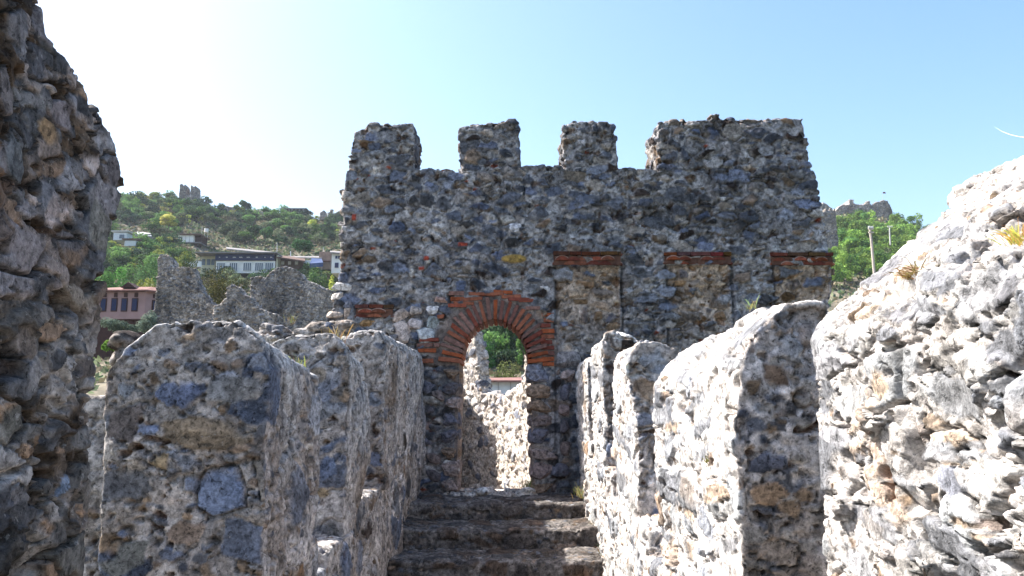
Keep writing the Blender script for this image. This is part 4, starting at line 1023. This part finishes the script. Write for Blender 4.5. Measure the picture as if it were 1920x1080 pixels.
at_tree('tree', 902, 705, 640, 52, 50, [(0.028, 0.085, 0.022), (0.04, 0.11, 0.03)], 'broad dark green tree seen through the left half of the archway', 'tree', 2020, 3000, 16, 0.1, snap=True)
at_tree('shrub', 958, 708, 672, 41, 56, [(0.12, 0.13, 0.05), (0.10, 0.12, 0.04)], 'feathery olive shrub above the tile edged white building in the archway', 'shrub', 2021, 2200, 13, 0.08, snap=True)
at_tree('tree', 980, 705, 630, 56, 30, MDG, 'green tree at the right edge of the archway view', 'tree', 2022, 1800, 12, 0.1, snap=True)
at_tree('bush', 884, 640, 616, 90, 22, OLV, 'pale grey green bush high in the left of the archway view', 'bush', 2023, 1000, 9, 0.1, snap=True)

# ============================================================ RUINS ON THE SLOPE
def ruin(name, outl, Y, th_, voxel, label, cat, seed, spec='ruin', extra=None, mat=None, scale=1.0, wob=0.1):
    sp = dict(SPEC[spec])
    if scale != 1.0:
        for k in ('cell', 'cell2'): sp[k] = tuple(c * scale for c in sp[k])
        for k in ('wa', 'amp', 'mamp', 'pit', 'gap'): sp[k] = sp[k] * scale
        for k in ('wf', 'pf'): sp[k] = sp[k] / scale
    mb = MB()
    for o_ in (outl if isinstance(outl[0][0], (tuple, list)) else [outl]): mb.prism(XZ(o_, Y), 'y', Y, Y + th_)
    if extra: extra(mb)
    def rpost(V, N, h, c):
        q = fbm(V * F32(0.35 / scale), seed + 401, 3); q2 = fbm(V * np.array([1.3, 1.3, 0.4], F32) / F32(scale), seed + 403, 3)
        c = c * np.clip(1 + 0.7 * q + 0.5 * q2, 0.4, 1.9)[:, None] * np.array([1.06, 1.0, 0.93], F32)
        return V, N, h - 0.12 * scale * sst(0.2, 0.6, q2), c
    return tag(stone_body(name, mb, voxel, sp, mat or M_RUIN, None, seed, wob, 0.6 / scale, 1, rpost), label, cat, kind='thing')
ruin('ruined_tower', [(284, 640), (287, 600), (293, 560), (298, 505), (296, 488), (303, 478), (316, 480), (322, 490), (324, 502), (345, 500), (360, 503), (368, 522), (376, 545), (392, 566), (400, 572), (402, 640)], 52, 1.2, 0.035, 'ruined grey stone tower wall with a small turret stub, right of the pink house', 'ruin', 91)
ruin('ruined_wall', [(398, 640), (402, 574), (410, 570), (422, 562), (428, 540), (436, 534), (446, 538), (455, 550), (468, 556), (482, 575), (520, 590), (530, 640)], 50, 1.0, 0.035, 'broken low rubble wall rising to a peak in front of the dark yellow green bush', 'ruin', 92)
ruin('ruined_wall', [(465, 640), (470, 560), (471, 520), (485, 517), (500, 522), (505, 512), (520, 503), (535, 500), (550, 504), (562, 512), (572, 526), (590, 532), (606, 541), (628, 548), (650, 552), (650, 640)], 58, 1.6, 0.04, 'wide ruined stone wall with a jagged top below the long blue banded building', 'ruin', 93)
ruin('ruined_tower', [[(335, 384), (336, 346), (340, 344), (341, 349), (344, 349), (346, 345), (348, 350), (348, 384)], [(347, 384), (347, 366), (358, 366), (358, 384)], [(356.5, 384), (357, 348), (358, 346), (360, 350), (363, 350), (365, 347), (368, 352), (368, 368), (374, 370), (380, 377), (388, 384), (392, 392), (336, 392)]], 276, 4.0, 0.16, 'small twin ruined tower on top of the left hill', 'ruin', 94, scale=2, wob=0.15)
ruin('ruined_wall', [(405, 402), (406, 388), (412, 386), (416, 382), (420, 386), (436, 389), (470, 392), (490, 396), (530, 400), (530, 408), (405, 408)], 276, 2.0, 0.25, 'long low ruined wall along the left ridge line', 'ruin', 95, scale=3, wob=0.3)
ruin('ruined_wall', [(598, 412), (600, 398), (606, 394), (610, 400), (617, 399), (617, 392), (623, 392), (624, 401), (632, 397), (636, 394), (642, 400), (660, 400), (660, 412)], 276, 2.0, 0.25, 'short ruined wall on the ridge beside the left edge of the gate wall', 'ruin', 96, scale=3, wob=0.3)
ruin('castle_wall', [(1566, 418), (1566, 394), (1574, 386), (1580, 383), (1588, 384), (1592, 383), (1592, 374), (1600, 374), (1600, 381), (1612, 383), (1624, 382), (1625, 377), (1630, 377), (1632, 384), (1634, 386), (1642, 380), (1650, 378), (1656, 374), (1664, 376), (1670, 386), (1674, 394), (1674, 418)], 278, 6.0, 0.25, 'pale castle ruin on the right hilltop above the pines', 'castle', 97, scale=3, wob=0.3)
ruin('castle_tower', [(1530, 470), (1530, 398), (1548, 397), (1548, 391), (1552, 391), (1552, 396), (1556, 396), (1556, 391), (1560, 391), (1560, 396), (1564, 396), (1564, 392), (1567, 392), (1570, 420), (1573, 450), (1573, 470)], 170, 5.0, 0.16, 'pale crenellated tower wall showing at the right edge of the gate wall', 'castle tower', 98, scale=2, wob=0.12)
ruin('castle_wall', [(1528, 400), (1535, 386), (1545, 380), (1552, 384), (1560, 390), (1566, 396), (1566, 410), (1528, 410)], 250, 3.0, 0.3, 'pale broken wall rising behind the crenellated tower at the right of the gate wall', 'castle', 99, scale=3, wob=0.3)

# ============================================================ HOUSES
M_WHITE = flat_mat('white_render', (0.72, 0.72, 0.70), 0.8, 0.12)
M_CREAM = flat_mat('cream_render', (0.50, 0.49, 0.36), 0.8, 0.12)
M_PINK = flat_mat('pink_render', (0.31, 0.205, 0.20), 1.2, 0.14)
M_DARKW = flat_mat('dark_wood', (0.045, 0.02, 0.018), 3, 0.3)
M_TILE = flat_mat('roof_tile', (0.21, 0.115, 0.10), 4, 0.3, 0.85, 0.4)
M_NAVY = flat_mat('navy_board', (0.012, 0.022, 0.075), 2, 0.2, 0.5)
M_GLASS = flat_mat('window_glass', (0.10, 0.14, 0.19), 1, 0.3, 0.25)
M_ROOFG = flat_mat('grey_roof', (0.20, 0.19, 0.19), 1.5, 0.25)
M_ROOFB = flat_mat('brown_roof', (0.12, 0.075, 0.06), 1.5, 0.3)
M_TARP = flat_mat('blue_sheet', (0.03, 0.055, 0.14), 1.0, 0.25, 0.5)
M_METAL = flat_mat('pole_metal', (0.45, 0.45, 0.44), 5, 0.15, 0.6)
M_POLE = flat_mat('pole_wood', (0.42, 0.37, 0.33), 9, 0.25, 0.85)
M_STEEL = flat_mat('pale_steel', (0.52, 0.56, 0.61), 3, 0.1, 0.5)
def bx(u0, v0, u1, v1, Y, d, mat, name, parent=None, dy=0.0):
    """box whose front face covers this rectangle at distance Y"""
    a, b = W(u0, v1, Y), W(u1, v0, Y)
    return MB().box((a.x, Y + dy, a.z), (b.x, Y + dy + d, b.z)).build(name, mat, parent)
def house(name, u, v, Y, label, cat):
    return empty(name, W(u, v, Y), label, cat)
# pink house with overhanging tiled roof, turned a little so two sides show
ph = house('pink_house', 245, 640, 60, 'pink house with dark shutters and a red tiled overhanging roof', 'house')
Yp = 60.0
c0 = W(270, 600, Yp)                                  # near right corner
w_l = 4.6; w_r = 3.2; angl, angr = math.radians(172), math.radians(48)
dl, dr = Vector((math.cos(angl), -math.sin(angl) * -1 * 0.2, 0)).normalized(), Vector((math.cos(angr), math.sin(angr), 0))
zb_, ze = W(1, 598, Yp).z, W(1, 545, Yp).z
z_g = zb_ - 5
def quadwall(a, b, z0, z1, th_=0.2):
    d = (b - a).normalized(); n = Vector((d.y, -d.x, 0)); return [(a.x, a.y), (b.x, b.y), (b.x - n.x * th_, b.y - n.y * th_), (a.x - n.x * th_, a.y - n.y * th_)]
A = Vector((c0.x, c0.y, 0)); Lp = A + dl * w_l; Rp = A + dr * w_r
mbw = MB().prism([(Lp.x, Lp.y), (A.x, A.y), (Rp.x, Rp.y), (Rp.x + dl.x * w_l, Rp.y + dl.y * w_l)], 'z', zb_, ze); mbw.build('wall', M_PINK, ph)
I = A + dl * 0.35 + dr * 0.35; Li = Lp + dr * 0.35
MB().prism([(Li.x, Li.y), (I.x, I.y), ((Rp - dr * .2 + dl * .3).x, (Rp - dr * .2 + dl * .3).y), ((Rp + dl * w_l).x, (Rp + dl * w_l).y)], 'z', z_g, zb_ - 0.02).build('lower_storey', M_DARKW, ph)
def panel(o, d, t0, t1, v0, v1, mat, name, parent, out=0.06):
    n = Vector((d.y, -d.x, 0)); n = n if n.y < 0 else -n
    a = o + d * t0; b = o + d * t1; z0, z1 = W(1, v1, Yp).z, W(1, v0, Yp).z
    pts = [(a.x + n.x * out, a.y + n.y * out), (b.x + n.x * out, b.y + n.y * out), (b.x - n.x * .03, b.y - n.y * .03), (a.x - n.x * .03, a.y - n.y * .03)]
    return MB().prism(pts, 'z', z0, z1).build(name, mat, parent)
for t in (0.55, 1.35, 2.12, 2.95):
    w_ = panel(A, dl, t, t + 0.47, 559, 584, M_DARKW, 'window', ph)
    panel(A, dl, t + 0.06, t + 0.41, 561, 582, M_NAVY, 'pane', w_, 0.09)
    w_ = panel(A, dl, t + 0.05, t + 0.30, 549, 557, M_DARKW, 'window', ph)
for t in (0.5, 1.7):
    w_ = panel(A, dr, t, t + 0.6, 561, 583, M_DARKW, 'window', ph); panel(A, dr, t + .08, t + .52, 563, 581, M_NAVY, 'pane', w_, 0.09)
    panel(A, dr, t + .05, t + .4, 550, 557, M_DARKW, 'window', ph)
panel(A, dl, 0.0, w_l, 545.2, 547.5, M_DARKW, 'eave_board', ph, 0.12)
ov = 0.55
e = [Lp - dr * ov + dl * ov, A - dl * ov - dr * ov, Rp + dr * ov - dl * ov, Rp + dl * (w_l + ov) + dr * ov]
e = [Vector((q.x, q.y, ze + 0.02)) for q in e]; mid = (e[0] + e[1] + e[2] + e[3]) / 4; zr_ = W(1, 533, Yp).z
r1, r2 = mid + dl * 1.1, mid - dl * 1.1; r1.z = r2.z = zr_
under = [q - Vector((0, 0, 0.10)) for q in e]
rf = MB().add(e + [r1, r2] + under, [(0, 1, 5, 4), (1, 2, 5), (2, 3, 4, 5), (3, 0, 4), (6, 7, 1, 0), (7, 8, 2, 1), (8, 9, 3, 2), (9, 6, 0, 3), (9, 8, 7, 6)]).build('roof', M_TILE, ph)
dm = (e[0] * .35 + e[1] * .65) * .55 + (r1 * .3 + r2 * .7) * .45
MB().prism([(dm.x - .55, dm.z), (dm.x + .55, dm.z), (dm.x, dm.z + .42)], 'y', dm.y - .5, dm.y + .9).build('dormer', M_DARKW, rf)

# long building with a dark blue lettered band
Yb = 150.0
lb = house('long_building', 480, 520, Yb, 'long white building with a dark blue lettered band under its flat roof', 'building')
bx(404, 489, 516, 512, Yb, 9, M_WHITE, 'wall', lb)
bx(404.5, 477, 515, 488.6, Yb, 8.5, M_NAVY, 'sign_band', lb, -0.35)
for u0 in (406.5, 430, 456, 478, 497):
    w_ = bx(u0, 492.5, u0 + 16, 508, Yb, 0.3, M_WHITE, 'window', lb, -0.12)
    for k in range(4):
        bx(u0 + 0.7 + k * 3.8, 493.5, u0 + 3.9 + k * 3.8, 507.5, Yb, 0.2, M_GLASS, 'pane', w_, -0.16)
lt = MB()
for k, (u0, L_) in enumerate(((412, 2.5), (425, 4.5), (438, 6), (450, 7), (464, 6.5), (481, 4), (497, 3.5), (508, 4))):
    for j in range(int(L_ / 1.2)):
        a, b = W(u0 + j * 1.2, 484 - 0.3 * (j % 2), Yb), W(u0 + j * 1.2 + 0.8, 482.2 + 0.4 * (j % 3 == 1), Yb); lt.box((a.x, Yb - 0.40, a.z), (b.x, Yb - 0.36, b.z))
lt.build('lettering', M_WHITE, lb)
rf = bx(368, 474.6, 522, 476.7, Yb, 11, M_ROOFG, 'roof', lb, -1.2)
bx(375, 478, 404, 525, Yb + 2, 7, M_CREAM, 'side_wing', lb)
for u0 in (378, 388, 396): bx(u0, 486, u0 + 7, 497, Yb + 2, 0.3, M_GLASS, 'window', lb, -0.1)
bx(516.5, 478, 521.5, 520, Yb, 2, M_CREAM, 'end_pier', lb)
t = house('garden_wall', 362, 505, 140, 'low white garden wall left of the long blue banded building', 'wall'); bx(346, 489.5, 377, 500, 140, 0.4, M_WHITE, 'wall', t); bx(345, 488.3, 378, 489.3, 140, 0.6, M_ROOFG, 'coping', t, -0.1)
def lean_roof(p, mat, name, parent, th_=0.25):
    """roof slab through four pixels-at-distance corners (u, v, Y)"""
    q = [W(*c) for c in p]; V = q + [c - Vector((0, 0, th_)) for c in q]
    return MB().add(V, [(0, 1, 2, 3), (7, 6, 5, 4), (0, 4, 5, 1), (1, 5, 6, 2), (2, 6, 7, 3), (3, 7, 4, 0)]).build(name, mat, parent)
t = house('terrace_roof', 480, 470, 165, 'grey sloping terrace roof above the long blue banded building', 'roof'); lean_roof([(425, 466, 165), (520, 476, 165), (512, 472, 176), (424, 463, 176)], M_ROOFG, 'roof', t)
for u in (432, 470, 508): bx(u, 468 + (u - 430) * .1, u + 1.5, 492, 166, 0.3, M_METAL, 'post', t)
t = house('shed', 545, 505, 152, 'low shed with a brown sloping roof right of the long blue banded building', 'shed')
bx(523, 487, 568, 510, 152, 5, M_ROOFB, 'wall', t); lean_roof([(518, 481, 149.5), (572, 489, 149.5), (572, 483, 158), (518, 478, 158)], M_ROOFB, 'roof', t)
for u in (527, 540, 553): bx(u, 490, u + 6, 496, 152, 0.3, M_WHITE, 'window', t, -0.1)
t = house('small_house', 574, 505, 153, 'small white house with one dark window under a long grey roof', 'house'); bx(566, 488, 581, 512, 153, 4, M_WHITE, 'wall', t); bx(569, 493, 574, 500, 153, .3, M_NAVY, 'window', t, -.1)
lean_roof([(532, 482, 155), (604, 483, 155), (604, 480, 164), (536, 480, 164)], M_ROOFG, 'roof', t)
t = house('blue_awning', 592, 500, 148, 'crumpled blue sheet awning left of the small white house by the gate wall', 'awning')
lean_roof([(581, 494, 147), (606, 492, 147), (603, 485, 152), (584, 484, 152)], M_TARP, 'sheet', t, 0.8)
for u in (583, 603): bx(u, 494, u + 1, 506, 147.5, .1, M_METAL, 'post', t)
t = house('white_house', 634, 505, 140, 'small white two storey house with dark windows at the left edge of the gate wall', 'house')
bx(621, 474, 650, 512, 140, 6, M_WHITE, 'wall', t); lean_roof([(619, 472.5, 139.4), (652, 474.5, 139.4), (652, 472, 147), (619, 470, 147)], M_ROOFG, 'roof', t)
for u, v, w_, h_ in ((628, 493, 7, 9), (629, 480, 4, 5), (634, 480, 4, 5), (641, 493, 6, 8)):
    x = bx(u - .6, v - .6, u + w_ + .6, v + h_ + .6, 140, .25, M_STEEL, 'window', t, -.1); bx(u, v, u + w_, v + h_, 140, .2, M_NAVY, 'pane', x, -.16)
t = house('brick_gable', 608, 488, 156, 'brown earth coloured wall between the blue awning and the white house', 'wall'); bx(597, 472, 620, 505, 156, 2, flat_mat('earth_wall', (.26, .18, .14), 1, .3), 'wall', t); bx(596, 488, 619, 489.5, 154.5, 1, M_TILE, 'tile_edge', t)
# cabins higher up
t = house('white_cabin', 350, 460, 190, 'white box cabin standing on a dark undercroft beneath vines', 'cabin')
bx(333, 441, 363, 454, 190, 5, M_WHITE, 'wall', t); bx(331, 438.6, 378, 440.8, 190, 6, M_ROOFB, 'roof', t, -.5); bx(332, 454.2, 376, 456, 190, 6, M_ROOFG, 'floor_slab', t, -.3); bx(336, 456.2, 374, 464, 190.6, 5, M_DARKW, 'undercroft', t); bx(363.3, 441.5, 377, 454, 191, 4, M_DARKW, 'open_porch', t)
for u in (340.5, 348, 355.5): bx(u, 441.3, u + .5, 453.8, 190, .1, M_ROOFG, 'joint', t, -.06)
t = house('water_tank', 387, 440, 195, 'small white water tank on a thin stand right of the white cabin', 'water tank')
p = W(387, 432, 195); MB().tube([p + Vector((0, 0, -.45)), p + Vector((0, 0, .45))], .5, n=14).build('tank', M_WHITE, t)
for dx in (-.4, .4): MB().tube([p + Vector((dx, 0, -2.0)), p + Vector((dx, 0, -.45))], .05).build('leg', M_METAL, t)
MB().tube([W(379, 430, 195) - Vector((0, 0, 1)), W(379, 424, 195)], .06).build('pipe', M_METAL, t)
t = house('grey_shack', 236, 462, 170, 'pale grey shack with a flat roof half hidden by the left ruined wall', 'shack')
bx(212, 436, 238, 450, 172, 4, M_STEEL, 'wall', t); bx(210, 432.5, 242, 434.8, 172, 5, M_METAL, 'roof', t, -.3); bx(224, 440, 233, 447, 172, .3, M_GLASS, 'window', t, -.12)
t = house('blue_shack', 246, 462, 165, 'small pale blue lean-to below a dark roof on the left hillside', 'shack')
bx(233, 451, 255, 461, 165, 3, M_STEEL, 'wall', t); bx(230, 447.5, 260, 449.6, 165, 4, M_ROOFB, 'roof', t, -.4); bx(239, 447.0, 262, 447.3, 166, 2, M_METAL, 'roof_edge', t, .0)
t = house('long_shed', 268, 442, 185, 'long low grey roofed shed beside the yellow leaved tree', 'shed'); bx(258, 438, 282, 446, 185, 3, M_ROOFG, 'wall', t); lean_roof([(256, 438.5, 184), (284, 442, 184), (282, 437, 190), (257, 434.5, 190)], M_METAL, 'roof', t)
t = house('concrete_frame', 548, 405, 270, 'roofless dark concrete building frame on the left ridge line', 'building')
bx(525, 390, 575, 391.6, 270, 7, M_ROOFG, 'roof_slab', t); bx(527, 399, 573, 410, 270, 6, M_ROOFG, 'base', t)
for u in (525.5, 533, 541, 546, 553, 560, 567.5): bx(u, 391.7, u + 2.6, 399, 270, 1, M_ROOFG, 'column', t)
bx(541, 391.7, 556, 399, 274, 1, M_STEEL, 'back_wall', t)
# building seen through the arch
t = house('white_building', 950, 730, 34, 'white walled building with a brown tiled roof edge seen through the archway', 'building')
bx(912, 713, 1010, 740, 34, 4, M_STEEL, 'wall', t); lean_roof([(908, 713, 33.7), (1012, 713, 33.7), (1012, 707, 36), (910, 708.5, 36)], M_TILE, 'roof', t, .08)
for u in (934, 957, 981): bx(u, 714.5, u + .7, 740, 34, .05, M_ROOFG, 'joint', t, -.03)
# poles and wires
def pole(u, vb, vt, Y, r_, label, name='utility_pole', arm=0, lean=0, mat=None, cat='pole'):
    b, t_ = W(u + lean, vb, Y), W(u, vt, Y); o = empty(name, b, label, cat)
    MB().tube([b - Vector((0, 0, 2)), (b + t_) / 2, t_], [r_, r_ * .9, r_ * .75], n=8).build('shaft', mat or M_POLE, o)
    if arm:
        s_ = Y / FPX
        for k, dz in enumerate((0.10, 0.42)[:arm]):
            MB().box((t_.x - 5 * s_, t_.y - r_ - .1, t_.z - dz - .06), (t_.x + 5 * s_, t_.y - r_, t_.z - dz + .06)).build('cross_arm', mat or M_POLE, o)
        for k in (-4, -1.5, 1.5, 4): MB().tube([(t_.x + k * s_, t_.y - r_ - .05, t_.z - .1), (t_.x + k * s_, t_.y - r_ - .05, t_.z + .16)], .05, n=6).build('insulator', M_WHITE, o)
    return o
pole(1631, 480, 428, 70, .13, 'leaning wooden utility pole with cross arms in front of the pines', arm=2, lean=6)
pole(1668, 440, 425, 150, .14, 'small distant lamp post standing among the pines', 'lamp_post', arm=1, mat=M_METAL, cat='lamp post')
pole(519.5, 478, 455, 160, .09, 'thin white mast above the right end of the long blue banded building', 'mast', mat=M_METAL, cat='mast')
pole(606.5, 486, 464, 158, .09, 'thin mast by the brown earth coloured wall', 'mast', mat=M_METAL, cat='mast')
pole(545, 480, 471, 160, .1, 'short pale chimney pipe behind the brown shed roof', 'pipe', mat=M_STEEL, cat='pipe')
pole(614.5, 408, 396, 274, .2, 'white post on the ridge, left one of two', 'post', mat=M_WHITE, cat='post')
pole(625, 408, 396, 274, .2, 'white post on the ridge, right one of two', 'post', mat=M_WHITE, cat='post')
f_ = W(1656, 362, 278); o = empty('flag', W(1655, 375, 278), 'tiny dark flag flying above the castle ruin on the right hilltop', 'flag')
MB().tube([W(1655, 377, 278), W(1655, 360.5, 278)], .05, n=5).build('flagpole', M_METAL, o)
MB().prism([(f_.x - .1, f_.z + .35), (f_.x + .35, f_.z + .45), (f_.x + .85, f_.z + .25), (f_.x + .8, f_.z - .3), (f_.x + .35, f_.z - .1), (f_.x - .1, f_.z - .25)], 'y', 277.95, 278.0).build('cloth', flat_mat('flag_cloth', (.10, .02, .03)), o)
# vapour trail high in the sky
vap, vt_, vb_ = new_mat('vapour')
vd = vt_.nodes.new('ShaderNodeBsdfTranslucent'); vd.inputs[0].default_value = (.95, .97, 1, 1); vx = vt_.nodes.new('ShaderNodeBsdfTransparent')
vm = vt_.nodes.new('ShaderNodeMixShader'); vm.inputs[0].default_value = .5; v2 = vt_.nodes.new('ShaderNodeAddShader'); vb_.inputs['Base Color'].default_value = (.95, .97, 1, 1)
vt_.links.new(vd.outputs[0], v2.inputs[0]); vt_.links.new(vb_.outputs[0], v2.inputs[1]); vt_.links.new(v2.outputs[0], vm.inputs[2]); vt_.links.new(vx.outputs[0], vm.inputs[1])
vt_.links.new(vm.outputs[0], [n for n in vt_.nodes if n.type == 'OUTPUT_MATERIAL'][0].inputs[0])
vt = [W(u, v, 4200) for u, v in ((1865, 238), (1878, 246), (1893, 252), (1910, 256), (1935, 259), (1970, 261))]
tag(MB().tube(vt, [0.2, 0.7, 0.95, 1.0, 1.1, 1.2], n=6).build('vapour_trail', vap), 'thin curved white vapour trail in the sky at the right edge', 'vapour trail')

# ============================================================ DRY GRASS
def tuft(p, n, h, spread, lean, cols, label, seed, up=Vector((0, 0, 1)), w=0.004):
    rr = random.Random(seed); mb = MB()
    for k in range(n):
        a = rr.uniform(0, 6.28); d = (up + Vector((math.cos(a), math.sin(a), rr.uniform(-.2, .3))) * spread + Vector(lean)).normalized()
        hh = h * rr.uniform(0.45, 1.1); b = Vector(p) + Vector((rr.gauss(0, .25), rr.gauss(0, .25), rr.gauss(0, .12))) * h * .8
        side = d.cross(Vector((rr.gauss(0, 1), rr.gauss(0, 1), rr.gauss(0, 1)))).normalized() * w * rr.uniform(.6, 1.3)
        q = [b, b + d * hh * .4, b + d * hh * .75 + Vector((0, 0, -.10 * hh)), b + d * hh + Vector((rr.uniform(-.1, .1) * hh, 0, -.3 * hh))]
        V = []
        for i, c in enumerate(q): f = (1, .9, .6, .15)[i]; V += [c - side * f, c + side * f]
        mb.add(V, [(0, 1, 3, 2), (2, 3, 5, 4), (4, 5, 7, 6)], tuple(c * rr.uniform(.7, 1.25) for c in rr.choice(cols)))
    return tag(mb.build('grass_tuft', M_GRASS), label, 'grass')
STRAW = [(.38, .25, .08), (.30, .20, .07), (.42, .33, .15)]; YEL = [(.42, .34, .10), (.34, .31, .09)]; GRN = [(.28, .30, .10), (.36, .34, .14), (.45, .40, .2)]
tuft(on_x(1725, 520, .86), 120, .06, .5, (-.5, -.2, -.7), STRAW, 'orange dry grass tuft growing in a crack of the near right wall', 1, w=.0011)
tuft(on_x(1905, 455, .90), 90, .05, .7, (-.7, 0, .2), YEL, 'bright yellow grass tuft at the upper right edge of the near right wall', 2, w=.0011)
tuft(on_x(1335, 870, .74), 30, .05, .5, (-.6, 0, .1), GRN + YEL, 'small yellow green tuft on the face of the nearest right merlon', 3, w=.002)
for k, (u, v, Y, n, h, lb_) in enumerate(((1090, 930, 8.3, 70, .16, 'dry grass where the top step meets the sunlit parapet'), (990, 915, 9.15, 70, .15, 'grass at the right foot of the archway'), (1118, 985, 7.6, 40, .12, 'dry grass at the right end of the second step'), (1133, 1040, 6.9, 40, .12, 'dry grass at the right end of the third step'),
                                        (1405, 578, 3.2, 14, .07, 'few dry stalks on the crown of the nearest right merlon'), (630, 640, 5.2, 26, .16, 'dry straws on the crown of the second left merlon'), (560, 690, 4.1, 24, .10, 'dry straws on the far end of the nearest left merlon'), (548, 604, 9.0, 30, .14, 'small green tuft on the pale loose stones left of the gate wall'))):
    tuft(W(u, v, Y), n, h, .55, (-.1, 0, .15), GRN if k != 5 else STRAW, lb_, 10 + k, w=.0025)
# ------------------------------------------------------------ sea haze between the walls and the far hill
hm = bpy.data.materials.new('haze'); hm.use_nodes = True; ht = hm.node_tree; ht.nodes.clear()
ho = ht.nodes.new('ShaderNodeOutputMaterial'); hv = ht.nodes.new('ShaderNodeVolumePrincipled')
hv.inputs['Density'].default_value = 0.00017; hv.inputs['Color'].default_value = (0.80, 0.88, 1.0, 1); hv.inputs['Anisotropy'].default_value = 0.2
ht.links.new(hv.outputs[0], ho.inputs['Volume'])
tag(MB().box((-5100, -3100, -11), (5100, 6100, 130)).build('haze', hm), kind='stuff')
for o in list(COL.objects):
    if o.parent is None and o.type in ('MESH', 'EMPTY') and 'kind' not in o: o['kind'] = 'thing'
for o in list(bpy.data.objects):
    if o.users_collection == (): bpy.data.objects.remove(o)
